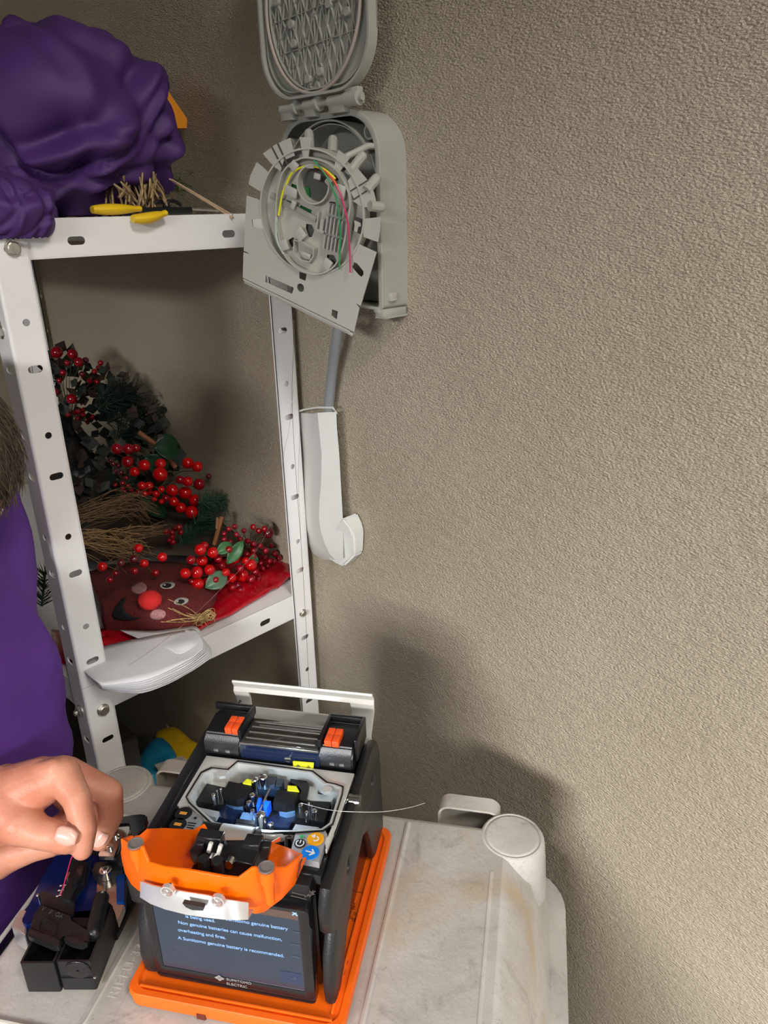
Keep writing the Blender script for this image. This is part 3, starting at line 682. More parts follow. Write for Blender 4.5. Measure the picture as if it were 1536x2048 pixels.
# -------- screen unit
SB = -.0035
bm = B(); plate(bm, rrect(-.0525, .0700, .003, .094, .004, 4), [rrect(-.0455, .0620, .0150, .0905, .0006, 1)], .009, bev=.0012, F=frame((0, SB+.0045, 0), (1, 0, 0), (0, 0, 1)))
bez = obj('screen_bezel', bm, glossb, sp, SF, auto=40)
def emis(name, col, es, base=(.01, .012, .016)):
    return mat(name, base, .15, emit=col, es=es)
bm = B(); bxx(bm, -.0460, .0625, SB+.0008, SB+.004, .0148, .0907); obj('lcd_panel', bm, emis('lcd_glow', (.030, .047, .075), 1.), bez, SF, smooth=False)
def vtext(s, px, size, m, name, b=SB+.0007, al='LEFT', par=None, sp_=1., label=None):
    P = SV(px, b); bm = B(); text_bm(bm, s, size, SF @ frame((P.x, b, P.z), (1, 0, 0), (0, 0, 1)), .00008, al, sp_); return obj(name, bm, m, par or bez, smooth=False, label=label)
tglow = emis('lcd_text_glow', (.30, .52, .95), 1.3)
for s, p, al in (('Non Sumitomo genuine battery', (576, 1861), 'RIGHT'), ('is being used.', (431, 1845), 'RIGHT'), ('Non genuine batteries can cause malfunction,', (356, 1847), 'LEFT'), ('overheating and fires.', (356, 1862), 'LEFT'), ('A Sumitomo genuine battery is recommended.', (356, 1878), 'LEFT')):
    L = {'N': 1}; vtext(s, p, .00435, tglow, 'screen_text', al=al, sp_=.97)
bm = B(); q0 = SV((520, 1806), SB).z; bxx(bm, -.0455, .0620, SB+.0006, SB+.0009, .0838, .0902); obj('title_bar', bm, emis('title_bar_glow', (.155, .085, .055), 1.), bez, SF, smooth=False)
P = SV((589, 1828), SB); bm = B()
for a in (45, -45): bx(bm, (P.x, SB+.0003, P.z), (.0050, .0003, .0008), Matrix.Rotation(radians(a), 3, 'Y'))
obj('close_icon', bm, emis('icon_glow', (.35, .6, .95), 1.3), bez, SF, smooth=False)
bm = B(); P = SV((585, 1957), SB); bxx(bm, P.x-.009, P.x+.0065, SB+.0005, SB+.0008, P.z-.006, P.z+.005, .0); obj('soft_key', bm, emis('soft_key_glow', (.020, .040, .110), 1.), bez, SF, smooth=False)
bm = B(); F = SF @ frame((P.x, SB+.0003, P.z), (1, 0, 0), (0, 0, 1)); plate(bm, [(-.003, .0004), (.001, .0004), (.001, .002), (.0035, 0), (.001, -.002), (.001, -.0004), (-.003, -.0004)], [], .0001, F=F)
for p in ((592, 1866), (590, 1891), (590, 1915), (346, 1903)):
    P = SV(p, SB); bxx(bm, 0, 0, 0, 0, 0, 0) if False else None
    F = SF @ frame((P.x, SB+.0005, P.z), (1, 0, 0), (0, 0, 1)); plate(bm, rrect(-.003, .003, -.0008, .0008, .0004, 2) if p[0] > 400 else rrect(-.0006, .0006, -.0006, .0006, .0002, 1), [], .0001, F=F)
obj_split('ghost_icon', bm, emis('ghost_glow', (.055, .075, .115), 1.), bez, smooth=False)
logo = mat('logo_grey', (.30, .30, .29), .5)
vtext('SUMITOMO', (453, 1960.5), .0036, logo, 'maker_lettering', SB-.0001, sp_=1.03); vtext('ELECTRIC', (453, 1969), .0036, logo, 'maker_lettering', SB-.0001, sp_=1.03)
P = SV((439, 1956), SB); bm = B(); F = SF @ frame((P.x, SB-.0001, P.z), (1, 0, 0), (0, 0, 1))
for dx, dz in ((-.0021, 0), (.0021, 0), (0, .0016), (0, -.0016)):
    plate(bm, [(dx-.0017, dz), (dx, dz-.0014), (dx+.0017, dz), (dx, dz+.0014)], [(([(dx-.0004, dz), (dx, dz-.0003), (dx+.0004, dz), (dx, dz+.0003)]))], .0001, F=F)
obj('maker_emblem', bm, logo, bez, smooth=False)
# black shoulder above the screen on the right
bm = B(); bxx(bm, -.052, .0700, .004, .020, .090, .1085, .003); obj('front_shoulder', bm, blk, sp, SF)
bm = B(); P = SH((620, 1788), .1086); r_ = random.Random(2)
for i in range(7): line(bm, (P.x+r_.uniform(-.003, .003), P.y+r_.uniform(-.003, .003)), (P.x+r_.uniform(-.003, .003), P.y+r_.uniform(-.003, .003)), .00045, .1086)
for i in range(2): line(bm, (P.x-.012, P.y-.001-.0025*i), (P.x-.001, P.y-.002-.0025*i), .0004, .1086)
o = obj('scuff_marks', bm, mat('scuff_grey', (.16, .16, .16), .6), sp, SF, smooth=False); o['kind'] = 'stuff'
# -------- silver deck with the splicing cavity
C0 = .115
cav = [(70.9, 53.6), (70.2, 82.4), (69.0, 90.0), (62.8, 91.6), (56, 92.2), (41.8, 102.2), (-19.6, 103.0), (-23.5, 92.6), (-37, 92.3), (-42.4, 86.3), (-42.5, 60.3), (-38, 55.6), (-13.3, 39.3), (2, 38.0), (22.6, 38.0), (30, 38.6), (48, 41.8), (66, 46.5)]
cav = [(x/1000, y/1000) for x, y in cav]
deck_o = [(-.048, .052), (-.049, .1075), (.0755, .1075), (.0755, .052), (.0745, .030), (.0735, .030), (.070, .0485), (.050, .0435), (.040, .0385), (.034, .0350), (-.017, .0350), (-.0205, .0400), (-.040, .0530), (-.046, .051)]
bm = B(); plate(bm, deck_o, [cav], .004, bev=.0006, z=C0-.002); dk_ = obj('deck_frame', bm, alum, sp, SF, auto=40)
bm = B(); wallring(bm, cav, .0016, C0-.032, C0+.0006); obj('cavity_wall', bm, mat('cast_aluminium', (.62, .62, .58), .33, .35), dk_, SF)
bm = B(); plate(bm, [(x*1.0, y) for x, y in cav], [], .002, z=C0-.031); obj('cavity_floor', bm, blk2, dk_, SF)
bm = B(); rim2 = [(.0135+(x-.0135)*1.035, .0700+(y-.0700)*1.045) for x, y in cav]; wallring(bm, rim2, .0008, C0-.001, C0+.0012); obj('gasket_line', bm, blk, dk_, SF)
for k, pts in ((kC, ((455, 200), (560, 180), (640, 205), (600, 270), (500, 285), (450, 255))), (kD, ((1110, 420), (1190, 395), (1265, 420), (1240, 480), (1130, 495), (1090, 465)))):
    obj('corner_boss', slabH(B(), k, pts, C0+.0006, .0026), alum, dk_, SF)
# cavity corner shelves (cast steps)
obj('cast_step', slabH(B(), kC, ((300, 290), (590, 310), (620, 440), (585, 470), (230, 400)), C0-.011, .02), mat('cast_aluminium', (.5, .5, .5)), dk_, SF)
obj('cast_step', slabH(B(), kD, ((1040, 520), (1300, 560), (1250, 640), (930, 620), (880, 600), (920, 400), (1040, 420)), C0-.011, .02), mat('cast_aluminium', (.5, .5, .5)), dk_, SF)
obj('cast_ledge', slabH(B(), kC, ((110, 800), (500, 880), (440, 980), (330, 950)), C0-.010, .004), lbl, dk_, SF)
obj('cast_ledge', slabH(B(), kD, ((700, 985), (1060, 1035), (1000, 1060), (650, 1075)), C0-.010, .004), lbl, dk_, SF)
led = mat('lit_blue_steel', (.16, .30, .58), .15, .9)  # blue light inside the cavity tinted into the steel's own colour
refl = mat('blue_reflection_tint', (.22, .42, .75), .15, .5)  # blue sky reflection and lamp light put into the base colour
# fibre clamps and lids
for nm, k, pts, c, t, m in (
    ('outer_clamp_block', kC, ((290, 400), (600, 470), (590, 600), (575, 760), (440, 760), (110, 700)), -.010, .012, blk2), ('outer_clamp_step', kC, ((100, 720), (590, 770), (580, 850), (440, 830), (120, 790)), -.015, .008, blk),
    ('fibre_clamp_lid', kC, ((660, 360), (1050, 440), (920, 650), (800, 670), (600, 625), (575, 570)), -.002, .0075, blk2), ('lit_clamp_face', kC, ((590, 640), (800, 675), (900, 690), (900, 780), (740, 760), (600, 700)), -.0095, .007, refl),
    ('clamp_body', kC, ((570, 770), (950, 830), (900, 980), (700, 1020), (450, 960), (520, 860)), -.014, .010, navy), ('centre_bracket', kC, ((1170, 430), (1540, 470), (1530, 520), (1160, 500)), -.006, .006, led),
    ('front_lamp_housing', kC, ((790, 1060), (1080, 1100), (1060, 1180), (770, 1110)), .004, .012, mat('lamp_front', (.05, .05, .05), .3)), ('front_lamp_top', kC, ((800, 1000), (1110, 1040), (1085, 1105), (785, 1060)), .0045, .006, blk2),
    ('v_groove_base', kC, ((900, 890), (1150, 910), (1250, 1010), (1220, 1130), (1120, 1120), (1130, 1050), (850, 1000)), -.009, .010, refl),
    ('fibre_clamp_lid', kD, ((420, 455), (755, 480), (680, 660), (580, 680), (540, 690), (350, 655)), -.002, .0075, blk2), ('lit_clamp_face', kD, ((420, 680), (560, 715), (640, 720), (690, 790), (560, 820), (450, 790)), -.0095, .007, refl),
    ('clamp_body', kD, ((440, 820), (720, 850), (640, 960), (600, 1040), (230, 1030), (250, 900)), -.014, .010, navy), ('outer_clamp_block', kD, ((800, 625), (1240, 650), (1200, 760), (1130, 960), (700, 880), (720, 790)), -.010, .012, blk2),
    ('outer_clamp_step', kD, ((700, 890), (1130, 970), (1020, 1020), (640, 960)), -.014, .008, blk), ('hose_bend', kD, ((620, 280), (860, 300), (910, 380), (890, 520), (850, 640), (740, 600), (790, 470), (740, 400), (620, 340)), -.008, .010, rub),
    ('rear_camera_block', kD, ((270, 250), (410, 255), (380, 370), (300, 390), (270, 360)), -.004, .012, mat('block_grey', (.035, .045, .06), .3)), ('rear_camera_block', kD, ((420, 280), (520, 290), (490, 385), (390, 380)), -.004, .012, mat('block_grey', (.035, .045, .06))),
    ('side_bracket', kC, ((960, 560), (1030, 480), (1150, 560), (1110, 800), (960, 800)), -.010, .012, navy)):
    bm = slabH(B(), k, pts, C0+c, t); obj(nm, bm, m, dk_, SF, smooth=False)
for k, pts, c in ((kC, ((970, 320), (1050, 340), (1045, 420), (900, 390)), -.001), (kD, ((580, 390), (710, 400), (755, 480), (575, 460)), -.001)):
    bm = slabH(B(), k, pts, C0+c, .001); obj('warning_label', bm, yel, dk_, SF, smooth=False)
for pts in (((1165, 640), (1225, 650), (1190, 790), (1130, 780)), ((1260, 680), (1320, 700), (1380, 700), (1310, 815), (1250, 800))):
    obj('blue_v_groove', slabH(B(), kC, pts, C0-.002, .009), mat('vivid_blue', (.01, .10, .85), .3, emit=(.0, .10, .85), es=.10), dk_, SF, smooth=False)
# electrodes, lenses, posts
def pin(k, p, c0, c1, r, m, name, r1=None):
    q = SH(k(*p), C0+c1); bm = B(); cyl(bm, (q.x, q.y, C0+c0), (q.x, q.y, C0+c1), r, r1, 14); sph(bm, (q.x, q.y, C0+c1), (r1 or r)*.98, (1, 1, .5), 14, 6); return obj(name, bm, m, dk_, SF)
for k, p, c0, c1, r in ((kC, (1245, 290), -.02, .002, .0034), (kC, (1110, 330), -.02, .001, .0026), (kC, (400, 590), -.012, -.001, .0016), (kC, (525, 490), -.012, .002, .0009), (kC, (460, 520), -.012, .000, .0008), (kC, (1060, 600), -.012, -.003, .0024), (kC, (1005, 720), -.012, -.004, .0022),
                        (kC, (1210, 930), -.014, .001, .0036), (kC, (1070, 860), -.012, -.005, .0017), (kC, (1375, 1090), -.016, -.007, .0023), (kD, (990, 780), -.012, -.004, .0021), (kD, (870, 800), -.012, -.003, .0014), (kD, (905, 660), -.012, .001, .0008), (kD, (775, 690), -.012, -.004, .0019), (kD, (945, 700), -.012, -.001, .0007)):
    pin(k, p, c0, c1, r, chrome, 'steel_pin')
for k, p, q in ((kC, (1360, 490), (1250, 720)), (kC, (1230, 770), (1160, 930))):
    A_, B_ = SH(k(*p), C0+.002), SH(k(*q), C0+.0005); bm = B(); cyl(bm, A_, B_, .0007, .0005, 10); obj('electrode', bm, alu, dk_, SF)
ll = bpy.data.lights.new('splicer_lamp', 'POINT'); ll.energy = .085; ll.color = (.62, .80, 1.); ll.shadow_soft_size = .003
lo_ = bpy.data.objects.new('splicer_lamp', ll); SC.collection.objects.link(lo_); q = SH(kC(1250, 800), C0+.012); lo_.parent = sp; lo_.location = q
# -------- keypads
def prismpts(pts, c, t):
    return loft(B(), [[(x, y, c-t) for x, y in pts], [(x, y, c) for x, y in pts]])
kr = [(.0722, .0175), (.0712, .0440), (.0650, .0455), (.0470, .0418), (.0493, .0225), (.0520, .0175)]
kr = [tuple(SH(k1(*p), C0)[:2]) for p in ((990, 1478), (1055, 1262), (1040, 1242), (900, 1230), (815, 1240), (770, 1400), (850, 1450))]
bm = prismpts([(x*1.0, y) for x, y in kr], C0+.0002, .006); kp = obj('keypad', bm, lbl, sp, SF, smooth=False)
bm = B(); bxx(bm, .0500, .0752, .0125, .0300, C0-.014, C0-.0052, .001); obj('keypad_base', bm, glossb, sp, SF)
kl = [tuple(SH(k1(*p), C0)[:2]) for p in ((-60, 1240), (-160, 1240), (-70, 1070), (0, 1075), (105, 1130), (95, 1170), (60, 1200))]
bm = prismpts(kl, C0+.0002, .006); kpl = obj('keypad', bm, lbl, sp, SF, smooth=False)
def disc(k, p, r, m, name, par, dz=.0006): 
    q = SH(k(*p), C0); bm = B(); cyl(bm, (q.x, q.y, C0), (q.x, q.y, C0+dz), r, r*.96, 32); return obj(name, bm, m, par, SF), q
_, q1 = disc(k1, (965, 1300), .0061, mat('amber_key', (.95, .40, .005), .4), 'reset_key', kp)
_, q2 = disc(k1, (925, 1405), .0063, mat('blue_key', (.0, .22, .80), .4), 'set_key', kp)
_, q3 = disc(k1, (845, 1335), .0042, ink, 'power_key', kp)
_, q5 = disc(k1, (-50, 1105), .0066, ink, 'heater_key', kpl); _, q6 = disc(k1, (-92, 1190), .0064, ink, 'heater_key', kpl)
bm = B(); wallring(bm, circ(q3.x, q3.y, .0027, 24, a0=radians(-230), a1=radians(50)), .0008, C0+.0005, C0+.0009, closed=False); bxx(bm, q3.x-.0004, q3.x+.0004, q3.y, q3.y+.0027, C0+.0005, C0+.0009); obj('power_symbol', bm, white_i, kp, SF, smooth=False)
bm = B(); F = Matrix.Translation((q2.x, q2.y, C0+.0008)) @ Matrix.Rotation(radians(-8), 4, 'Z')
plate(bm, [(-.0036, .0005), (.0014, .0005), (-.0002, .0024), (.0006, .0030), (.0036, 0), (.0006, -.0030), (-.0002, -.0024), (.0014, -.0005), (-.0036, -.0005)], [], .0003, F=F); obj('arrow_symbol', bm, white_i, kp, SF, smooth=False)
bm = B(); wallring(bm, [(q1.x+.0021*cos(a), q1.y-.0002+.0019*sin(a)) for a in [radians(-120+k*14) for k in range(16)]], .0009, C0+.0005, C0+.0010, closed=False)
F = Matrix.Translation((q1.x-.0016, q1.y+.0016, C0+.0008)); plate(bm, [(-.0022, .0002), (.0008, .0022), (.0008, -.0014)], [], .0003, F=F); obj('return_symbol', bm, white_i, kp, SF, smooth=False)
q4 = SH(k1(860, 1282), C0); bm = B(); bxx(bm, q4.x-.0011, q4.x+.0011, q4.y-.0011, q4.y+.0011, C0, C0+.0008); obj('status_light', bm, emis('green_led', (.01, .35, .08), .6, (.01, .2, .05)), kp, SF, smooth=False)
for qq in (q5, q6):
    bm = B()
    for d in (-.0011, .0003): bxx(bm, qq.x-.0028, qq.x+.0026, qq.y+d, qq.y+d+.0008, C0+.0005, C0+.0009)
    obj('heat_symbol', bm, emis('amber_symbol', (.8, .35, .08), .5, (.5, .2, .02)), kpl, SF, smooth=False)
bm = B(); q = SH(k1(42, 1140), C0); cyl(bm, (q.x, q.y, C0), (q.x, q.y, C0+.0006), .0011, seg=14); obj('key_led', bm, ink, kpl, SF)
bm = B(); q = SH(k1(20, 1175), C0)
for i in range(3): bxx(bm, q.x-.0035+i*.0006, q.x+.003, q.y-i*.0022, q.y-i*.0022-.0009, C0, C0+.0004)
obj('key_print', bm, ink, kpl, SF, smooth=False)
# -------- tube heater at the back
HX0, HX1, HB0, HB1 = -.0205, .0460, .1115, .1420
bm = B(); loft(bm, [[(-.050, HB0-.002, .100), (.0735, HB0-.002, .100), (.0735, HB1+.010, .100), (-.050, HB1+.010, .100)], [(-.050, HB0-.002, .1135), (.0735, HB0-.002, .1135), (.0735, HB1+.012, .1135), (-.050, HB1+.012, .1135)]]); bmesh.ops.bevel(bm, geom=bm.edges[:], offset=.0012, segments=2, affect='EDGES')
heat = obj('heater_base', bm, blk, sp, SF)
bm = B(); loft(bm, [[(HX0, HB0, .1130), (HX1, HB0, .1130), (HX1, HB1, .1130), (HX0, HB1, .1130)], [(HX0, HB0+.0005, .1285), (HX1, HB0+.0005, .1285), (HX1, HB1, .1290), (HX0, HB1, .1290)]]); obj('heater_front', bm, navy, heat, SF, smooth=False)
bm = B(); bxx(bm, HX0+.001, HX1-.001, HB0+.001, HB1, .1288, .1300, .0005)
obj('heater_window', bm, mat('smoky_window', (.035, .033, .028), .08, .0, coat=.5, bump=.4, bscale=60), heat, SF)
for f in (.12, .40, .66, .90):
    bm = B(); y = HB0+.002+(HB1-HB0-.004)*f; cyl(bm, (HX0+.004, y, .1302), (HX1-.004, y, .1302), .0009, seg=8); obj('heater_rib', bm, mat('rib_grey', (.13, .125, .11), .2, .5), heat, SF)
bm = B(); bxx(bm, HX0, HX1, HB0-.0006, HB0+.0012, .1270, .1292, .0004); obj('window_edge', bm, alu, heat, SF)
for x0, x1 in ((-.0520, -.0205), (.0460, .0735)):
    bm = B(); x_ = [x0, x1]
    loft(bm, [[(x, y, z) for y, z in ((HB0-.001, .1140), (HB0-.001, .1245), (HB0+.004, .1320), (HB1-.004, .1345), (HB1+.004, .1320), (HB1+.006, .1140))] for x in x_]); bmesh.ops.bevel(bm, geom=bm.edges[:], offset=.0012, segments=2, affect='EDGES')
    obj('heater_lid', bm, blk, heat, SF)
for px, w in (((345, 410), .0105), ((1105, 505), .0105)):
    q = SH(k1(*px), .137); bm = B()
    for i in (-1, 1):
        for j in (-1, 1): bx(bm, (q.x+i*.0031, q.y+j*.0042, .1352), (.0058, .0080, .0060), Matrix.Rotation(radians(4), 3, 'X'), .0007)
    obj('orange_catch', bm, red_o, heat, SF)
bm = B(); bxx(bm, HX0-.002, HX0+.001, HB0+.002, HB1+.007, .1300, .1385, .001); bxx(bm, HX1-.001, HX1+.002, HB0+.002, HB1+.007, .1300, .1385, .001); bxx(bm, -.055, -.020, HB1+.003, HB1+.007, .132, .1385, .001); bxx(bm, .046, .0755, HB1+.003, HB1+.007, .132, .1385, .001); bxx(bm, .0735, .0765, HB0+.006, HB1+.007, .118, .1385, .001)
obj_split('lid_frame', bm, blk, heat, SF)
q = SV(k1(752, 683), HB0-.0025); bm = B(); cyl(bm, (q.x, HB0+.002, q.z), (q.x, HB0-.0032, q.z), .0027, seg=18); obj('front_screw', bm, chrome, heat, SF)
lp = [SV(k1(*p), HB0-.0030) for p in ((790, 705), (950, 718), (945, 775), (793, 755))]; bm = loft(B(), [[v for v in lp], [v+Vector((0, .0012, 0)) for v in lp]]); obj('warning_label', bm, yel, heat, SF, smooth=False)
bm = B()
for px in ((830, 738), (910, 748)):
    q = SV(k1(*px), HB0-.0032); F = frame((q.x, HB0-.0033, q.z), (1, 0, 0), (0, 0, 1)); plate(bm, [(-.0022, -.0016), (.0022, -.0016), (0, .0024)], [[(-.0015, -.0012), (.0015, -.0012), (0, .0016)]], .0001, F=F); bxx(bm, q.x-.0002, q.x+.0002, HB0-.0034, HB0-.0032, q.z-.0008, q.z+.0006)
obj('warning_triangles', bm, ink, heat, SF, smooth=False)
for x in (-.043, -.033, .055, .063):
    bm = B(); bxx(bm, x, x+.004, HB0-.0022, HB0, .118, .1205, .0004); obj('side_lug', bm, mat('lug_grey', (.2, .2, .2), .3, .5), heat, SF)
# -------- carrying handle: one bent aluminium strip with a long window
HBK = .165; zz0 = .086
hp = [(0, .0), (.0, .018), (.0012, .021), (.0045, .034), (.0045, .043), (.0015, .0515), (.0030, .056), (-.0010, .0625), (-.0005, .0640)]
bm = B(); rows = []
hx0, hx1 = -.0450, .0780
for b_, z in hp:
    bulge = .0016*sin(z*90)
    xs = [hx0+bulge, -.0325, .0588, hx1-bulge]; rows.append([Vector((x, HBK+b_, zz0+z)) for x in xs])
V = [[bm.verts.new(p) for p in r] for r in rows]
for i in range(len(V)-1):
    for j in range(3):
        if j == 1 and 3 <= i < 5: continue
        bm.faces.new((V[i][j], V[i][j+1], V[i+1][j+1], V[i+1][j]))
h_ = obj('carrying_handle', thick(bm, .0022, 0, .0004), mat('cream_aluminium', (.72, .70, .64), .36, .25), sp, SF, auto=25)
bm = B(); q = SV(k1(376, 254), HBK); cyl(bm, (q.x, HBK+.004, q.z), (q.x, HBK-.0012, q.z), .0011, seg=12); obj('handle_screw', bm, mat('hole_dark', (.05, .05, .05), .5), h_, SF)
# -------- rubber side guards
gp_r = [(.000, .002), (-.002, .020), (.002, .046), (.010, .060), (.000, .072), (-.001, .092), (.006, .106), (.060, .1085), (.105, .112), (.140, .114), (.158, .108), (.166, .094), (.170, .040), (.172, .004), (.168, .0), (.136, .0), (.130, .004), (.122, .030), (.112, .052), (.095, .062), (.065, .052), (.040, .030), (.026, .008), (.014, .0)]
for x0, x1, nm in ((.0745, .0838, 'right'), (-.0655, -.0525, 'left')):
    bm = B(); plate(bm, gp_r[::-1], [slot(.135, .085, .012, .006, radians(80)), slot(.052, .080, .012, .006, radians(75))], abs(x1-x0), bev=.0035, F=frame(((x0+x1)/2, 0, 0), (0, 1, 0), (0, 0, 1)))
    g_ = obj('side_guard', bm, rub, sp, SF, auto=40)
bm = B(); bxx(bm, .070, .0765, .020, .150, .002, .100, .001); obj('side_panel', bm, mat('side_panel_dark', (.06, .012, .010), .2), sp, SF)
bm = B(); q = SV((697, 1612), .085); cyl(bm, (.075, .086, .108), (.0850, .086, .108), .0048, seg=20); obj('side_knob', bm, chrome, sp, SF)
bm = B(); bxx(bm, .0722, .0765, .046, .108, .104, .1135, .0015); bxx(bm, -.0545, -.0475, .030, .150, .100, .1150, .002); obj_split('deck_side_rail', bm, glossb, sp, SF)
# -------- open orange wind cover, folded forward
cov = [(kA, (100, 335), (95, 640), -.008), (kA, (185, 395), (140, 820), -.013), (kA, (300, 420), (230, 980), -.018), (kA, (370, 440), (335, 1068), -.022), (kA, (460, 660), (420, 1075), -.026), (kA, (700, 730), (700, 1130), -.030), (kA, (1000, 770), (1000, 1190), -.032),
       (kB, (204, 865), (204, 1290), -.031), (kB, (400, 885), (400, 1320), -.029), (kB, (590, 745), (560, 1372), -.025), (kB, (690, 740), (640, 1385), -.023), (kB, (870, 750), (760, 1358), -.018), (kB, (1080, 740), (1000, 1180), -.012), (kB, (1215, 620), (1180, 980), -.004), (kB, (1280, 545), (1275, 760), .004)]
top_ = [SV(k(*p), b_) for k, p, q, b_ in cov]; bot_ = [SV(k(*q), b_+.003) for k, p, q, b_ in cov]
rows = [top_, [a*.5+b_*.5+Vector((0, -.002, 0)) for a, b_ in zip(top_, bot_)], bot_, [p+Vector((0, .012, -.002)) for p in bot_]]
cv = obj('wind_cover', thick(grid_rows(B(), rows), .0020, 1, .0005), org, sp, SF, auto=45)
rows = [[SV(kA(*p), .021) for p in ((262, 290), (345, 275), (440, 190), (700, 178), (1000, 195), (1112, 205))], [SV(kA(*p), .012) for p in ((290, 420), (380, 420), (520, 400), (750, 395), (960, 395), (1085, 400))],
        [SV(kA(*p), .002) for p in ((330, 560), (420, 600), (545, 620), (760, 640), (950, 640), (1045, 540))], [SV(kA(*p), -.006) for p in ((400, 700), (500, 745), (640, 790), (800, 800), (960, 800), (1100, 700))]]
obj('left_pocket', thick(grid_rows(B(), rows), .0018, 1, .0004), org, cv, SF, auto=50)
obj('left_ear', thick(grid_rows(B(), [[SV(kA(1112, 205), .021), SV(kA(1250, 128), .024)], [SV(kA(1090, 400), .012), SV(kA(1285, 190), .022)]]), .0018, 0), org, cv, SF, smooth=False)
obj('corner_ear', thick(grid_rows(B(), [[SV(kA(100, 335), -.008), SV(kA(235, 285), .004)], [SV(kA(110, 480), -.008), SV(kA(262, 360), .004)]]), .0018, 0), org, cv, SF, smooth=False)
rows = [[SV(kB(*p), b_) for p, b_ in (((850, 375), .020), ((980, 415), .020), ((1110, 460), .018), ((1275, 535), .008))], [SV(kB(*p), b_) for p, b_ in (((820, 560), .010), ((960, 600), .010), ((1110, 620), .008), ((1250, 600), .004))],
        [SV(kB(*p), b_) for p, b_ in (((790, 700), .000), ((920, 790), -.002), ((1090, 790), -.004), ((1220, 700), .000))]]
obj('right_pocket', thick(grid_rows(B(), rows), .0018, 1, .0004), org, cv, SF, auto=50)
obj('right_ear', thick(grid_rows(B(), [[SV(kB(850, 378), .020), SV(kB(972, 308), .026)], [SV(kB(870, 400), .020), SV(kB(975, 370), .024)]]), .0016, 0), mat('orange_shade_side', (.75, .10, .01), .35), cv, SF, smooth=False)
for k, p, b_ in ((kA, (285, 405), -.0195), (kB, (785, 735), -.0235)):
    q = SV(k(*p), b_); bm = B(); cyl(bm, (q.x, q.y, q.z-.010), (q.x, q.y, q.z), .0050, .0050, 28); cyl(bm, (q.x, q.y+.001, q.z-.030), (q.x, q.y, q.z-.009), .0028, .0040, 24); obj('cover_post', bm, org, cv, SF)
    bm = B(); cyl(bm, (q.x, q.y, q.z-.001), (q.x, q.y, q.z+.0004), .0043, seg=28); wallring(bm, circ(q.x, q.y, .0046, 28), .0008, q.z-.001, q.z+.0009); obj('post_cap', bm, mat('cap_grey', (.20, .17, .16), .5), cv, SF)
bm = slabV(B(), kB, ((1215, 760), (1262, 640), (1262, 760), (1215, 900)), .000, .001)
obj('cover_slot', bm, mat('notch_dark', (.1, .02, 0), .7), cv, SF, smooth=False)
obj('small_orange_window', slabV(B(), kB, ((140, 370), (440, 420), (435, 575), (200, 560)), .012, .002), org, cv, SF, smooth=False)
# black mechanism between the pockets
mech = mat('mechanism_grey', (.014, .014, .015), .36)
def sv(k, p, b): return SV(k(*p), b)
for k, pts, b_, t in ((kB, ((-50, 420), (120, 440), (130, 600), (210, 560), (440, 580), (450, 400), (720, 430), (830, 480), (800, 700), (590, 780), (400, 930), (-230, 830), (-330, 700), (-240, 420)), .008, .004),
                      (kB, ((445, 410), (680, 435), (665, 590), (430, 570)), -.002, .010), (kB, ((700, 440), (830, 460), (790, 650), (690, 620)), .002, .006), (kA, ((1130, 300), (1470, 350), (1480, 560), (1290, 560), (1130, 520)), -.001, .008),
                      (kA, ((1030, 500), (1120, 400), (1230, 420), (1250, 640), (1100, 700)), -.004, .010), (kA, ((1200, 640), (1530, 680), (1530, 860), (1050, 770), (1100, 700)), -.014, .018), (kB, ((0, 640), (360, 640), (600, 700), (590, 760), (400, 885), (0, 830)), -.013, .018)):
    bm = slabV(B(), k, pts, b_, t); bmesh.ops.bevel(bm, geom=bm.edges[:], offset=.0006, segments=1, affect='EDGES'); obj('mechanism_plate', bm, mech, cv, SF, auto=40)
for p in ((1245, 700), (1440, 720)):
    q = sv(kA, p, -.019); bm = B(); cyl(bm, (q.x, q.y, q.z-.012), (q.x, q.y, q.z+.006), .0042, .0034, 18); obj('damper', bm, rub, cv, SF)
for p in ((1325, 450), (1460, 480)):
    q = sv(kA, p, -.010); bm = B(); bx(bm, (q.x, q.y, q.z), (.0028, .003, .0085), Matrix.Rotation(radians(18), 3, 'Y'), .0008); obj('white_lug', bm, mat('lug_white', (.62, .60, .54), .4), cv, SF)
for k, p in ((kA, (1350, 650)), (kB, (268, 695))):
    q = sv(k, p, -.016); bm = B(); cyl(bm, (q.x, q.y+.004, q.z), (q.x, q.y-.0015, q.z+.001), .0029, seg=20); obj('cover_screw', bm, chrome, cv, SF)
# hinge barrel
a0, a1 = SV(kB(120, 300), .022), SV(kB(560, 340), .022); bm = B(); cyl(bm, (a0.x, .0265, a0.z-.004), (a1.x, .0265, a0.z-.004), .0085, seg=28); obj('hinge_barrel', bm, alum, sp, SF)
bm = B(); cyl(bm, (a1.x+.0015, .0265, a0.z-.004), (a1.x+.003, .0265, a0.z-.004), .0092, seg=28); cyl(bm, (a0.x-.014, .0265, a0.z-.004), (a0.x-.0005, .0265, a0.z-.004), .0080, seg=24); obj('hinge_arm', bm, mech, sp, SF)
for p in ((1005, 395), (1108, 355)):
    q = SH(kB(*p), C0-.004); bm = B(); cyl(bm, (q.x, q.y, C0-.012), (q.x, q.y, C0-.001), .0017, seg=14); obj('spring_pin', bm, chrome, sp, SF)
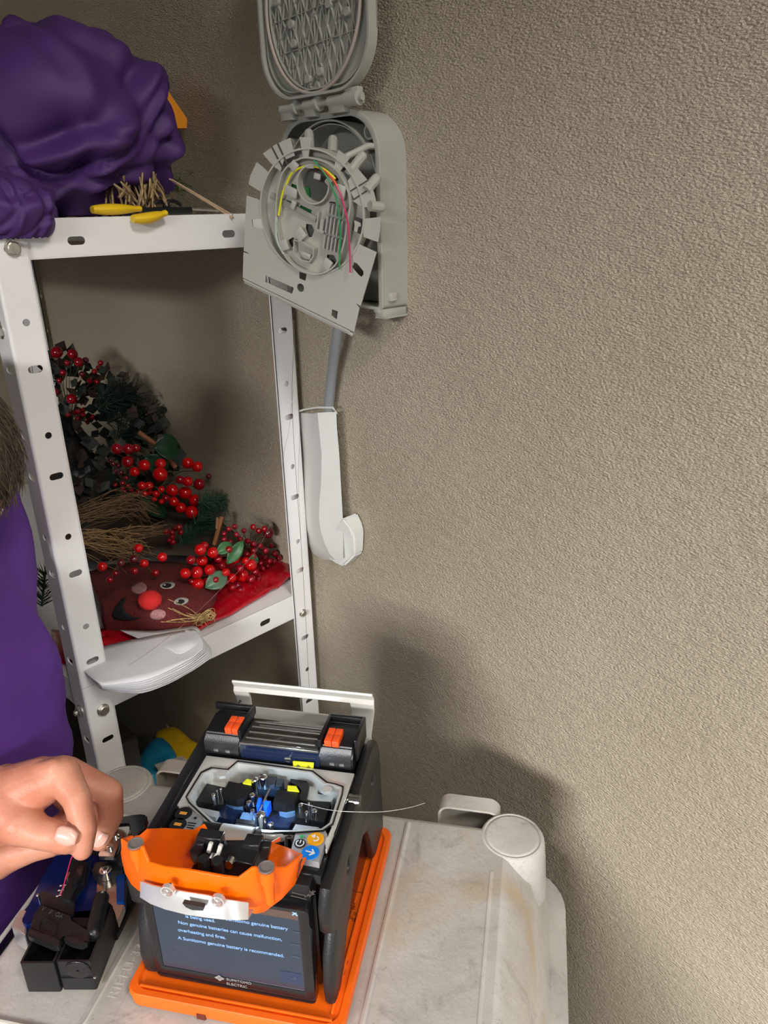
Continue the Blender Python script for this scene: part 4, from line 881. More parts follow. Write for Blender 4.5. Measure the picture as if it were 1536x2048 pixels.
# silver front bar of the cover
T_ = [(kA, (350, 925)), (kA, (520, 985)), (kA, (700, 1022)), (kA, (1000, 1080)), (kA, (1280, 1125)), (kB, (204, 1180)), (kB, (380, 1205)), (kB, (540, 1225))]
M_ = [(kA, (350, 1060)), (kA, (520, 1090)), (kA, (700, 1130)), (kA, (1000, 1190)), (kA, (1280, 1245)), (kB, (204, 1295)), (kB, (380, 1325)), (kB, (538, 1345))]
L_ = [(kA, (345, 1150)), (kA, (500, 1245)), (kA, (700, 1320)), (kA, (1000, 1395)), (kA, (1280, 1435)), (kB, (204, 1462)), (kB, (380, 1470)), (kB, (536, 1462))]
bow = [-.030, -.034, -.0365, -.038, -.038, -.0365, -.034, -.030]
rows = [[SV(k(*p), b_+.001) for (k, p), b_ in zip(T_, bow)], [SV(k(*p), b_-.001) for (k, p), b_ in zip(M_, bow)], [SV(k(*p), b_-.005) for (k, p), b_ in zip(L_, bow)], [SV(k(*p), b_-.003)+Vector((0, .008, -.002)) for (k, p), b_ in zip(L_, bow)]]
bar = obj('silver_latch_bar', thick(grid_rows(B(), rows), .0016, 1, .0004), mat('pearl_silver', (.66, .66, .65), .30, .45), cv, SF, auto=35)
for k, p in ((kA, (735, 1065)), (kA, (1435, 1205))):
    q = sv(k, p, -.0405); bm = B(); wallring(bm, circ(0, 0, .0040, 28, .0040), .0009, 0, .0028, frame((q.x, -.0385, q.z), (1, 0, 0), (0, 0, 1))); obj('screw_ring', bm, MATS['pearl_silver'], bar, SF)
    bm = B(); cyl(bm, (q.x, -.036, q.z), (q.x, -.0395, q.z), .0023, seg=18); obj('bar_screw', bm, chrome, bar, SF)
bm = slabV(B(), kA, ((940, 1235), (1240, 1290), (1230, 1335), (1080, 1330), (990, 1290)), -.0445, .003); obj('finger_slot', bm, mat('slot_dark', (.03, .03, .03), .6), bar, SF, smooth=False)
# spliced fibre running off to the right
fibre('loose_fibre', [SF @ SH((602, 1606), C0), SF @ SH((660, 1620), C0+.003), SF @ SH((720, 1624), C0+.004), SF @ SH((770, 1623), C0), SF @ SH((820, 1615), C0-.01), SF @ SH((850, 1606), C0-.02)], fh4, 'bright bare fibre running from the splicer out to the right', .00017)
# ------------------------------------------------------------------ fibre cleaver
KF = CF @ Matrix.Translation((-.352, -.220, .5602)) @ Matrix.Rotation(radians(10.5), 4, 'Z'); KI = KF.inverted()
kG, kH, kI = kf(0, 1600, 4.571), kf(60, 1690, 6.827), kf(0, 1480, 4.8)
def KHp(p, c): return KI @ onZ(p[0], p[1], .5602+c)
def KVp(p, b):
    d = _ray(*p); n = KF.to_3x3() @ Vector((0, 1, 0)); o = KF @ Vector((0, b, 0)); return KI @ (CAMP+d*((o-CAMP).dot(n)/d.dot(n)))
clv = thing('fibre_cleaver', 'blue and black fibre cleaver with steel arm left of the splicer', 'cleaver', KF)
def kslab(name, k, pts, c, t, m, bev=.0006, par=None):
    tp = [KHp(k(*p), c) for p in pts]; bm = loft(B(), [[Vector((v.x, v.y, v.z-t)) for v in tp], tp])
    if bev: bmesh.ops.bevel(bm, geom=bm.edges[:], offset=bev, segments=2, affect='EDGES')
    return obj(name, bm, m, par or clv, KF, auto=35)
cblk = mat('cleaver_black', (.011, .011, .012), .34, bump=.2, bscale=900); cblu = mat('cleaver_blue', (.004, .012, .085), .16, .35)
steelb = mat('bright_steel', (.60, .57, .52), .20, 1., bump=.05, bscale=600)
kslab('base_plate', kG, ((560, 1000), (860, 1200), (1065, 1240), (1240, 880), (1250, 560), (900, 420), (600, 500)), .006, .006, cblk)
kslab('blue_body', kG, ((500, 500), (700, 480), (1100, 520), (1060, 900), (890, 1000), (880, 1090), (560, 1060), (220, 1130), (195, 1090), (370, 740)), .030, .023, cblu, .001)
kslab('end_block', kG, ((180, 1000), (262, 1010), (230, 1240), (100, 1150)), .0255, .020, mat('satin_steel', (.62, .62, .60), .3, .8), .0008)
kslab('steel_cover', kG, ((885, 690), (960, 700), (1060, 655), (1065, 940), (1140, 955), (1075, 1120), (1030, 960), (960, 900), (885, 880)), .0335, .007, steelb, .0004)
kslab('seam', kG, ((966, 730), (974, 730), (976, 950), (968, 945)), .0338, .0006, blk2, 0)
kslab('blue_insert', kG, ((1062, 655), (1150, 660), (1140, 935), (1064, 932)), .0352, .009, mat('cleaver_bright_blue', (.003, .045, .23), .18, .3), .0006)
kslab('pivot_block', kG, ((870, 560), (1120, 545), (1130, 640), (1050, 655), (900, 690), (835, 650)), .040, .010, blk, .001)
kslab('glossy_side', kG, ((730, 560), (840, 560), (800, 760), (700, 900), (640, 900)), .0305, .004, navy, 0)
q = KHp(kG(965, 640), .041); bm = B(); cyl(bm, (q.x, q.y, .034), (q.x, q.y, .0415), .0050, seg=24); cyl(bm, (q.x, q.y, .0415), (q.x, q.y, .0425), .0036, .0030, 20); pv = obj('pivot_screw', bm, steelb, clv, KF)
bm = B(); cyl(bm, (q.x, q.y, .0424), (q.x, q.y, .0428), .0016, seg=6); obj('hex_socket', bm, blk2, clv, KF)
kslab('arm_plate', kG, ((1000, 290), (1110, 300), (1075, 430), (1040, 520), (905, 515), (900, 490), (950, 400)), .050, .004, steelb, .0004)
kslab('arm_plate', kG, ((1060, 210), (1190, 200), (1180, 300), (1110, 420), (1100, 310), (1040, 290)), .054, .003, steelb, .0004)
kslab('arm_grip', kG, ((1012, 235), (1050, 155), (1200, 150), (1290, 118), (1340, 128), (1352, 185), (1290, 260), (1225, 380), (1185, 330), (1205, 215), (1180, 195), (1075, 205), (1040, 275)), .056, .007, glossb, .0015)
kslab('arm_strut', kG, ((1190, 300), (1240, 330), (1180, 560), (1080, 560), (1060, 520), (1110, 420)), .046, .010, glossb, .0010)
for p in ((1052, 325), (1005, 430)):
    q = KHp(kG(*p), .051); bm = B(); cyl(bm, (q.x, q.y, .049), (q.x, q.y, .0525), .0026, seg=20); cyl(bm, (q.x, q.y, .0525), (q.x, q.y, .0530), .0026, .0018, 20); obj('plate_screw', bm, chrome, clv, KF)
for p, c in (((665, 858), .034), ((340, 862), .036), ((890, 860), .034), ((1045, 660), .037)):
    q = KHp(kG(*p), c); bm = B(); sph(bm, (q.x, q.y, c-.001), .0013, (1, 1, .6), 12, 8); cyl(bm, (q.x, q.y, .028), (q.x, q.y, c-.001), .0012, seg=12); obj('adjusting_screw', bm, chrome, clv, KF)
kslab('fibre_guide', kG, ((655, 520), (800, 560), (770, 720), (690, 800), (650, 905), (565, 890), (600, 760)), .0385, .011, blk2, .001)
kslab('guide_lid', kG, ((700, 600), (770, 590), (745, 700), (700, 770), (650, 800)), .0420, .004, glossb, .0008)
kslab('hinge_strip', kG, ((610, 660), (640, 655), (620, 720), (590, 720)), .040, .002, steelb, .0002)
bm = B(); P0_ = KHp(kG(548, 872), .0390); P1_ = KHp(kG(590, 778), .0390); dv = P1_-P0_; an = atan2(dv.y, dv.x)
for i in range(9): q = P0_+dv*(i/8); bx(bm, (q.x, q.y, .0391), (.00045, .0024 if i % 4 == 0 else .0016, .0002), Matrix.Rotation(an, 3, 'Z'))
for x, y in ((522, 880), (540, 828), (556, 784)): q = KHp(kG(x, y), .0390); bx(bm, (q.x, q.y, .0391), (.0011, .0017, .0002), Matrix.Rotation(an, 3, 'Z'))
o = obj('scale_marks', bm, mat('scale_white', (.6, .48, .48), .5), clv, KF, smooth=False); o['kind'] = 'stuff'
# dark swivel lid over the scrap bin
kslab('swivel_lid', kH, ((150, 812), (545, 955), (560, 1040), (820, 1175), (800, 1330), (650, 1300), (560, 1245), (460, 1230), (410, 1300), (330, 1275), (0, 1130), (50, 940)), .0355, .0035, cblk, .0006)
kslab('lid_back', kH, ((150, 812), (130, 640), (200, 620), (330, 700), (560, 720), (620, 790), (590, 960), (545, 955)), .0335, .003, cblk, .0006)
kslab('lid_lip', kH, ((-20, 1120), (330, 1262), (420, 1300), (405, 1375), (325, 1385), (-40, 1230)), .0375, .006, cblk, .0008)
kslab('lid_lip', kH, ((500, 1225), (720, 1290), (790, 1335), (700, 1380), (560, 1345), (450, 1280)), .0375, .005, cblk, .0008)
bm = B()
oc = [KHp(kH(*p), .0358) for p in ((110, 1130), (150, 1050), (230, 1010), (310, 1060), (355, 1140), (340, 1230), (250, 1290), (120, 1220))]; wallring(bm, [(p.x, p.y) for p in oc], .0008, .0352, .0366); obj('octagon_mark', bm, cblk, clv, KF, smooth=False)
tt = B(); P0_ = KHp(kH(250, 935), .0358); P1_ = KHp(kH(540, 1030), .0358); Fm = KF @ frame(P0_, P1_-P0_, Vector((0, 0, 1)).cross(P1_-P0_)); text_bm(tt, 'F  OX', .0048, Fm, .0003, sp=1.1); text_bm(tt, 'V', .0048, Fm @ Matrix.Translation((-.0085, .001, 0)), .0003); obj('embossed_lettering', tt, mat('cleaver_emboss', (.05, .05, .052), .4), clv, smooth=False)
bm = B(); a_, b_ = KHp(kH(975, 740), .033), KHp(kH(870, 1195), .031); cyl(bm, a_, b_, .0062, seg=22); sph(bm, a_, .0062, (1, 1, 1), 18, 10); sph(bm, b_, .0062, (1, 1, 1), 18, 10); obj('roller_arm', bm, cblk, clv, KF)
kslab('bin_side_top', kH, ((590, 900), (905, 870), (860, 1180), (650, 1100), (560, 1030)), .030, .026, cblk, .001)
# scrap bin: hollow black box with lids and the round hinge boss on its front
def hollow(x0, x1, y0, y1, h, t=.0016):
    bm = B(); loft(bm, [[(x, y, z) for x, y in rrect(x0+q, x1-q, y0+q, y1-q, .0012, 2)] for z, q in ((0, 0), (h, 0), (h, t), (.004, t))]); return bm
bn = obj('scrap_bin', hollow(.0, .0255, -.0010, .034, .0305), cblk, clv, KF, auto=30)
obj('scrap_bin', hollow(.0262, .0520, .0006, .050, .0300), cblk, clv, KF, auto=30)
q = KVp(kH(715, 1550), .0); bm = B(); plate(bm, circ(0, 0, .0098, 36, .0080), [circ(0, 0, .0009, 10)], .0016, bev=.0003, F=frame((min(q.x, .0415), .0004, .0215), (1, 0, 0), (0, 0, 1))); obj('hinge_boss', bm, cblk, clv, KF)
for r in (.0098, .0075):
    bm = B(); tube(bm, [(.0415+r*cos(a), .0, .0215+r*.9*sin(a)) for a in [radians(30+k*10) for k in range(13)]], .0004, 6); obj('boss_ridge', bm, cblk, clv, KF)
bm = B(); bxx(bm, .027, .051, -.0003, .0008, .0130, .0135); obj('bin_line', bm, cblk, clv, KF)
q = KVp(kH(882, 1815), -.0003); bm = B(); cyl(bm, (q.x, .001, q.z), (q.x, -.0004, q.z), .0010, seg=12); obj('bin_pin', bm, chrome, clv, KF)
fibre('pink_fibre', [KF @ KHp(kG(690, 460), .052), KF @ KHp(kG(650, 540), .046), KF @ KHp(kG(610, 680), .0425), KF @ KHp(kG(580, 790), .0405), KF @ KHp(kG(555, 870), .0402)], fp, 'pink coated fibre pinched between finger and thumb over the cleaver', .00045)

# ------------------------------------------------------------------ person
FWD = CAMR @ Vector((0, 0, -1))
def pz(x, y, dz): d = _ray(x, y); return CAMP + d*dz
def UV(u, v, z): return CF @ Vector((u, v, z))
skin = bpy.data.materials.new('skin'); skin.use_nodes = True
def _skin(m):
    nt = m.node_tree; N = nt.nodes.new; L = nt.links.new; b = nt.nodes['Principled BSDF']; b.inputs['Roughness'].default_value = .46; b.inputs['Specular IOR Level'].default_value = .4
    b.inputs['Subsurface Weight'].default_value = .25; b.inputs['Subsurface Radius'].default_value = (.008, .003, .0015); b.inputs['Subsurface Scale'].default_value = .6
    tc = N('ShaderNodeTexCoord')
    n = N('ShaderNodeTexNoise'); n.inputs['Scale'].default_value = 45; n.inputs['Detail'].default_value = 5; L(tc.outputs['Object'], n.inputs['Vector'])
    r = N('ShaderNodeValToRGB'); r.color_ramp.elements[0].position = .32; r.color_ramp.elements[1].position = .68; r.color_ramp.elements[0].color = (.55, .205, .125, 1); r.color_ramp.elements[1].color = (.64, .295, .190, 1)
    L(n.outputs['Fac'], r.inputs['Fac'])
    L(r.outputs['Color'], b.inputs['Base Color'])
    w_ = N('ShaderNodeTexNoise'); w_.inputs['Scale'].default_value = 320; w_.inputs['Detail'].default_value = 3; L(tc.outputs['Object'], w_.inputs['Vector'])
    v = N('ShaderNodeTexVoronoi'); v.inputs['Scale'].default_value = 420; v.feature = 'DISTANCE_TO_EDGE'; L(tc.outputs['Object'], v.inputs['Vector'])
    w3 = N('ShaderNodeTexNoise'); w3.inputs['Scale'].default_value = 90; w3.inputs['Detail'].default_value = 2; L(tc.outputs['Object'], w3.inputs['Vector'])
    a = N('ShaderNodeMath'); a.operation = 'MULTIPLY_ADD'; a.inputs[1].default_value = .8; L(v.outputs['Distance'], a.inputs[0]); L(w_.outputs['Fac'], a.inputs[2])
    a2 = N('ShaderNodeMath'); a2.operation = 'MULTIPLY_ADD'; a2.inputs[1].default_value = 1.4; L(w3.outputs['Fac'], a2.inputs[0]); L(a.outputs[0], a2.inputs[2])
    k = N('ShaderNodeBump'); k.inputs['Strength'].default_value = .4; k.inputs['Distance'].default_value = .0006; L(a2.outputs[0], k.inputs['Height']); L(k.outputs['Normal'], b.inputs['Normal'])
_skin(skin)
person = thing('person', 'person in a purple sweater leaning in at left, fingers pinching a fibre', 'person', UV(-.60, -.15, 0))
def capsule(bm, p, q, r0, r1, seg=20):
    p, q = Vector(p), Vector(q); n = 5; L = (q-p).length; pts = []; rs = []
    for k in range(n): a = pi/2*(1-k/n); pts.append(p-(q-p).normalized()*r0*sin(a)); rs.append(max(r0*cos(a), r0*.05))
    for k in range(7): t = k/6; pts.append(p.lerp(q, t)); rs.append(r0+(r1-r0)*t)
    for k in range(1, n+1): a = pi/2*k/n; pts.append(q+(q-p).normalized()*r1*sin(a)); rs.append(max(r1*cos(a), r1*.05))
    tube(bm, pts, rs, seg)
D0 = .598
def kh(x, y, dz, r): return (pz(*kI(x, y), D0+dz), r)
def chain(bm, *js):
    for (p, r0), (q, r1) in zip(js, js[1:]): capsule(bm, p, q, r0, r1)
hand = B()
WR = kh(-330, 700, .018, .029)
PB = kh(60, 560, .012, .026)
chain(hand, WR, PB); capsule(hand, *[kh(-330, 640, .018, 0)[0], kh(60, 470, .014, 0)[0]], .022, .020); capsule(hand, kh(-330, 800, .014, 0)[0], kh(80, 760, .004, 0)[0], .021, .020)
IM, MM, RM, PM = kh(590, 330, .006, .0150), kh(640, 320, .026, .0140), kh(600, 380, .040, .0130), kh(520, 430, .052, .0115)
chain(hand, PB, kh(400, 400, .008, .020), IM); chain(hand, PB, kh(420, 380, .024, .018), MM); chain(hand, kh(60, 520, .026, .020), RM); chain(hand, kh(60, 520, .032, .018), PM)
chain(hand, IM, kh(735, 560, -.003, .0112), kh(812, 840, -.006, .0098), kh(790, 1050, -.006, .0083))
chain(hand, MM, kh(1050, 500, .036, .0112), kh(1070, 730, .040, .0100), kh(955, 965, .036, .0085))
chain(hand, RM, kh(890, 560, .046, .0108), kh(870, 760, .042, .0095), kh(740, 830, .034, .0082))
chain(hand, PM, kh(700, 640, .050, .0090), kh(650, 770, .046, .0078), kh(560, 790, .040, .0068))
chain(hand, kh(60, 640, .004, .025), kh(200, 800, -.006, .0175), kh(370, 885, -.010, .0128), kh(500, 915, -.011, .0122), kh(640, 955, -.010, .0112))
for a, b_ in (((330, 300), (520, 280)),): capsule(hand, kh(a[0], a[1], .000, 0)[0], kh(b_[0], b_[1], .0, 0)[0], .006, .009)
# left hand, coming in lower behind
LW_ = kh(-330, 1190, .030, .0245); LP = kh(-60, 1115, .034, .0205)
chain(hand, LW_, LP, kh(150, 1065, .034, .0150), kh(330, 1030, .032, .0115), kh(500, 1010, .030, .0095))
for k, (y0, dz) in enumerate(((1020, .050), (960, .060), (930, .070), (950, .078))):
    chain(hand, kh(-100, 1080-k*15, .064+.006*k, .017), kh(130, y0, dz+.012, .0115-k*.0006), kh(380, y0-20, dz+.016, .0095-k*.0005), kh(560, y0+10-30*k, dz+.012, .0078-k*.0005))
hm = mod_mesh(hand, [('REMESH', dict(mode='VOXEL', voxel_size=.0013)), ('SMOOTH', dict(factor=.5, iterations=7)), ('SUBSURF', dict(levels=0))])
# body: coarse figure, joined to the same mesh, continuous with the wrists
hb = B()
HC = pz(-168, 925, .600)
up = Vector((0, 0, 1)); fwd = (e1*.5+Vector((0, 0, -.85))).normalized(); side = e2
sh_c = UV(-.60, -.14, .835); hip = UV(-.70, -.15, .40)
capsule(hb, hip, sh_c+Vector((0, 0, -.08)), .125, .120); capsule(hb, sh_c-e2*.13, sh_c+e2*.13, .062, .062)
capsule(hb, sh_c, HC+Vector((0, 0, -.01))-e1*.03, .050, .046)
RE, LE = UV(-.52, -.45, .62), UV(-.505, -.065, .63); RS, LS = sh_c-e2*.175, sh_c+e2*.150
capsule(hb, RS, RE, .050, .038); capsule(hb, RE, WR[0], .038, .027); capsule(hb, LS, LE, .050, .038); capsule(hb, LE, LW_[0], .038, .026)
for s in (-1, 1):
    h_ = hip+e2*.10*s; kn = UV(-.56, -.15+.12*s, .075); ft = UV(-.95, -.15+.10*s, .06); capsule(hb, h_, kn, .078, .055); capsule(hb, kn, ft, .053, .038); capsule(hb, ft, ft-e1*.10+Vector((0, 0, -.02)), .035, .028)
# head
fr_ = frame(HC, side, (up*.50+e1*.85)); 
def hp_(x, y, z): return fr_ @ Vector((x, y, z))        # x across, y crown, z out of the face
hs = bmesh.ops.create_uvsphere(hb, u_segments=28, v_segments=20, radius=1)['verts']
for v in hs:
    x, y, z = v.co; w_ = .061*(1-.18*max(0, -y)); v.co = hp_(x*w_, y*.081, z*.073+(.006 if y < 0 else 0)*z)
capsule(hb, hp_(0, .004, .075), hp_(0, -.020, .087), .007, .011); 
for s in (-1, 1): capsule(hb, hp_(.064*s, .010, -.004), hp_(.063*s, -.016, .002), .010, .007)
capsule(hb, hp_(-.016, -.044, .066), hp_(.016, -.044, .066), .007, .007); capsule(hb, hp_(-.018, -.068, .046), hp_(.018, -.068, .046), .015, .015)
bmh = mod_mesh(hb, [('REMESH', dict(mode='VOXEL', voxel_size=.0065)), ('SMOOTH', dict(factor=.5, iterations=4))])
jb = B(); jb.from_mesh(hm); jb.from_mesh(bmh); bpy.data.meshes.remove(hm); bpy.data.meshes.remove(bmh)
me = bpy.data.meshes.new('body'); jb.to_mesh(me); jb.free(); body_o = obj('body', me, skin, person, auto=0)
# nails
nailm = mat('nail', (.80, .44, .36), .30, spec=.6)
def nail(p, d, out, w_, l_, name='fingernail'):
    d = _n(d); out = _n(out-out.dot(d)*d); s = d.cross(out); bm = B()
    gridsurf(bm, lambda a, b_: p + d*(l_*(b_-.5)) + s*(w_*(a-.5)*(1-.45*max(0, b_-.65)/.35*abs(2*a-1)-.25*max(0, .2-b_)/.2)) - out*(w_*.45*(2*a-1)**2*.6 + .0010*(2*b_-1)**2), 10, 8)
    obj(name, thick(bm, .0006, 1), nailm, person, auto=0)
tv = -FWD
pT = kh(622, 945, 0, 0)[0]; nail(pz(*kI(622, 950), D0-.0222), kh(700, 965, -.010, 0)[0]-kh(500, 915, -.011, 0)[0], tv, .0150, .0165)
nail(pz(*kI(862, 1015), D0-.0090), kh(800, 1120, 0, 0)[0]-kh(830, 880, 0, 0)[0], tv*.5+(kh(900, 1000, 0, 0)[0]-kh(800, 1000, 0, 0)[0]).normalized(), .0105, .0125)
nail(pz(*kI(945, 965), D0+.0272), kh(930, 1010, 0, 0)[0]-kh(1060, 800, 0, 0)[0], tv, .0115, .0140)
# eyes
for s in (-1, 1):
    bm = B(); sph(bm, hp_(.026*s, .006, .059), .0105, u=16, v=12); obj('eye', bm, mat('eye_white', (.8, .78, .74), .2), person)
    bm = B(); sph(bm, hp_(.026*s, .005, .0668), .0045, (1, 1, 1), 12, 8); obj('iris', bm, mat('iris_brown', (.06, .03, .015), .2), person)
# hair: scalp cap and combed locks
hairm = mat('greying_brown_hair', (.060, .040, .026), .55, var=.5, vscale=400)
bm = B(); vs = bmesh.ops.create_uvsphere(bm, u_segments=40, v_segments=26, radius=1)['verts']
for v in vs:
    x, y, z = v.co; k = 1+.05*fbm(v.co, 3.); v.co = hp_(x*.067*k, y*.086*k, (z*.078-.004)*k)
bmesh.ops.delete(bm, geom=[v for v in bm.verts if (lambda q: q.z > .042 and q.y < .040 or q.y < -.050)(fr_.inverted() @ v.co)], context='VERTS')
hair = obj('hair', bm, hairm, person, auto=0)
bm = B(); rnd = random.Random(3); fi = fr_.inverted()
for k in range(2600):
    a = rnd.uniform(0, 2*pi); ph = math.acos(rnd.uniform(-.45, 1)); d = Vector((sin(ph)*cos(a), cos(ph), sin(ph)*sin(a)))
    if d.z > .55 and d.y < .5: continue
    p = hp_(d.x*.066, d.y*.085, d.z*.077-.004); nrm = (hp_(d.x, d.y, d.z)-HC).normalized(); dn = (Vector((0, 0, -1))+e1*.35+Vector((rnd.gauss(0, .3), rnd.gauss(0, .3), rnd.gauss(0, .2)))); dn = _n(dn-dn.dot(nrm)*nrm*.85)
    L_ = rnd.uniform(.014, .026); tube(bm, [p, p+dn*L_*.5+nrm*.0020, p+dn*L_+nrm*rnd.uniform(-.001, .003)], [.00045, .0004, .0001], 3, caps=False)
o = obj('hair_locks', bm, mat('hair_strands', (.10, .070, .048), .4, var=.6, vscale=300), person, auto=0); o['kind'] = 'stuff'
# clothing
purp = mat('purple_knit', (.115, .035, .29), .75, var=.12, vscale=18, bump=.5, bscale=1500)
def sect(z):
    t = (z-.50)/.45; u1 = -.444+.010*min(1, t*4)-.045*max(0, (t-.5)/.39); u0 = -.83+.05*t; v0, v1 = -.335+.03*t, -.012+.072*t+.012*max(0, (t-.5)/.39)
    pts = []
    for x, y in rrect(u0, u1, v0, v1, .060, 10):
        f = .010*sin(y*70+z*14)*min(1, t*4+.3)+.008*fbm((x, y, z), 9.); n = Vector((x-(u0+u1)/2, y-(v0+v1)/2)); n.normalize(); pts.append(UV(x+n.x*f, y+n.y*f, z))
    return pts
bm = B(); rings = [sect(.50+.40*k/30) for k in range(31)]
cT = UV(-.64, -.165, .96)
for k in range(1, 9):
    a = k/8; rings.append([p.lerp(Vector((cT.x, cT.y, p.z)), 1-cos(a*pi/2)*.999) + Vector((0, 0, .045*sin(a*pi/2))) for p in rings[30]])
loft(bm, rings); bmesh.ops.subdivide_edges(bm, edges=[], cuts=0)
for v in bm.verts: v.co += Vector((0, 0, 1))*.0
sw = obj('sweater', thick(bm, .003, 0), purp, person, auto=0)
for A_, B__ , C_, ra, rb, rc in ((RS, RE, RE.lerp(WR[0], .72), .064, .052, .040), (LS, LE, LE.lerp(LW_[0], .55), .062, .050, .040)):
    bm = B(); pts = spline([A_, A_.lerp(B__, .5), B__, B__.lerp(C_, .5), C_], 8); n = len(pts); tube(bm, pts, [ra+(rc-ra)*k/n+.003*sin(k*1.3) for k in range(n)], 28)
    obj('sleeve', bm, purp, person, auto=0)
bm = B(); jeans = mat('dark_trousers', (.02, .022, .03), .8, bump=.4, bscale=900)
capsule(bm, hip+Vector((0, 0, -.03)), hip+Vector((0, 0, .10)), .150, .145, 28)
tr_ = obj('trousers', bm, jeans, person, auto=0)
for s in (-1, 1):
    bm = B(); h_ = hip+e2*.10*s; kn = UV(-.56, -.15+.12*s, .085); ft = UV(-.93, -.15+.10*s, .07); capsule(bm, h_, kn, .090, .068, 24); capsule(bm, kn, ft, .066, .050, 24); obj('trouser_leg', bm, jeans, person, auto=0)
    bm = B(); f2 = UV(-1.06, -.15+.10*s, .042); capsule(bm, UV(-.95, -.15+.10*s, .048), f2, .046, .040, 20); obj('shoe', bm, mat('shoe_black', (.02, .02, .02), .5), person, auto=0)
# ------------------------------------------------------------------ things on the shelves
SZ_ = .6275
k5, k6, k3t = kf(80, 650, 2.844), kf(80, 1050, 2.648), kf(0, 0, 3.2)
rnd = random.Random(11)
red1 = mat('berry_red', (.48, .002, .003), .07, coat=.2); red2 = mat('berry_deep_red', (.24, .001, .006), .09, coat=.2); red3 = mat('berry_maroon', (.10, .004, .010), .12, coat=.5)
twig = mat('twig_brown', (.12, .06, .03), .7); leafm = mat('leaf_green', (.035, .13, .045), .35); leafd = mat('leaf_dark_green', (.008, .035, .015), .4)
BER = {}
def berry_mesh(m):
    if m.name not in BER:
        bm = B(); sph(bm, (0, 0, 0), 1., (1, 1, .96), 20, 14); cyl(bm, (0, 0, -1.02), (0, 0, -.95), .14, .10, 8)
        me = bpy.data.meshes.new('berry'); bm.to_mesh(me); bm.free(); me.materials.append(m); me.polygons.foreach_set('use_smooth', [True]*len(me.polygons)); BER[m.name] = me
    return BER[m.name]
def fir(bm, pts, L=.022, n=170, seed=1):
    q = spline(pts, 10); rr = random.Random(seed); tube(bm, q, .0012, 5)
    for i in range(n):
        t = rr.random()*(len(q)-2); a = int(t); p = q[a].lerp(q[a+1], t-a); d = (q[a+1]-q[a]).normalized(); r = Vector((rr.gauss(0, 1), rr.gauss(0, 1), rr.gauss(0, 1))); r = _n(r-r.dot(d)*d)
        e = p+(d*.7+r).normalized()*L*rr.uniform(.7, 1.1); tube(bm, [p, (p+e)/2+r*.0006, e], [.00055, .0005, .0001], 3, caps=False)
def leaf(p, d, nrm, L, w):
    d = _n(Vector(d)); nrm = _n(Vector(nrm)-Vector(nrm).dot(d)*d); s = d.cross(nrm); p = Vector(p); bm = B()
    gridsurf(bm, lambda a, b_: p + d*L*b_ + s*(w*(a-.5)*sin(pi*min(1, b_*.97+.02))**.8) + nrm*(.10*L*sin(b_*pi)+.25*w*abs(a-.5)), 6, 8); return thick(bm, .0005, 0)
def spray(label, root, k, lst, Y, m0, group=None, jitter=.012, stem=True, sc=1.):
    pr_ = Vector(root); t = thing('berry_spray', label, 'berries', pr_, group)
    sm = B()
    for i, (x, y, r, *mm) in enumerate(lst):
        px, py = k(x, y); s = {'k5': 2.844, 'k6': 2.648}['k5' if k is k5 else 'k6']
        p = onY(px, py, Y+rnd.uniform(-jitter, jitter)); rad = r/s/1500.*((p-CAMP).dot(FWD))*sc
        m = mm[0] if mm else m0
        o = bpy.data.objects.new('berry', berry_mesh(m)); SC.collection.objects.link(o); o.parent = t; o.location = p-pr_; o.scale = (rad,)*3; o.rotation_euler = (rnd.uniform(-.6, .6), rnd.uniform(-.6, .6), rnd.uniform(0, 6))
        mid = (p+pr_)/2+Vector((0, .006, .010)); tube(sm, spline([p+Vector((0, .3*rad, -.9*rad)), mid, pr_+Vector((0, 0, .004))], 4), .0005, 4)
    obj('stems', sm, twig, t); return t
F1 = [(850,130,28),(915,145,28),(1028,172,30),(1118,210,28),(858,190,28),(898,237,26),(770,255,26),(830,250,30),(836,312,30),(1068,265,36),(1015,280,24),(960,215,22,red2),(810,380,18),(850,405,17),(1090,190,18),(1120,285,20,red2),(1020,330,17,red2),(1020,365,17,red2),(820,355,18,red2),(800,185,22,red2),(870,110,20),(1080,370,15,red2),(1120,340,16,red2),(1145,320,18,red2),(1140,385,16,red2),(1165,360,16,red2),(1175,335,12,red2),(1155,310,12,red2)]
F1B = [(945,180,20,red2),(985,195,18,red2),(1000,130,18,red2),(1060,230,20,red2),(930,290,16,red2),(880,300,20,red2),(950,330,15,red2),(985,300,16,red2),(1045,320,20,red2),(1100,310,16,red2),(1060,345,15,red2),(1140,250,18,red2),(1155,285,15,red2),(985,250,20),(805,300,18,red2),(1130,165,16,red2),(870,360,15,red2),(1180,305,13,red2)]
F2 = [(1000,20,12),(1030,8,13),(975,45,12),(1040,50,12),(1100,85,14),(1130,100,15),(1130,135,15),(1165,110,14),(1195,135,15),(1190,170,14),(1215,190,13),(1245,150,15),(1265,175,14),(1205,215,12),(1170,200,13),(1160,30,15),(1190,20,15),(1210,42,27,red3),(1130,10,14),(1060,75,13),(975,75,13),(1005,90,12),(1240,190,12),(1080,30,12),(1225,110,12),(1095,155,14),(1180,230,12)]
MM_ = [(825,955,34),(880,998,32),(862,1065,34),(800,1040,28),(752,940,32),(760,1005,26),(905,905,30,red2),(840,890,26),(795,880,22,red2),(840,785,30),(895,805,28),(685,790,28),(683,850,38),(592,798,30),(497,778,30,red2),(537,835,26),(435,705,30,red2),(500,705,28,red2),(545,700,22,red2),(580,915,22),(620,915,22),(620,950,18),(595,960,16),(660,960,18),(690,935,18),(715,985,18,red2),(650,990,14),(690,1005,14),(560,950,14)]
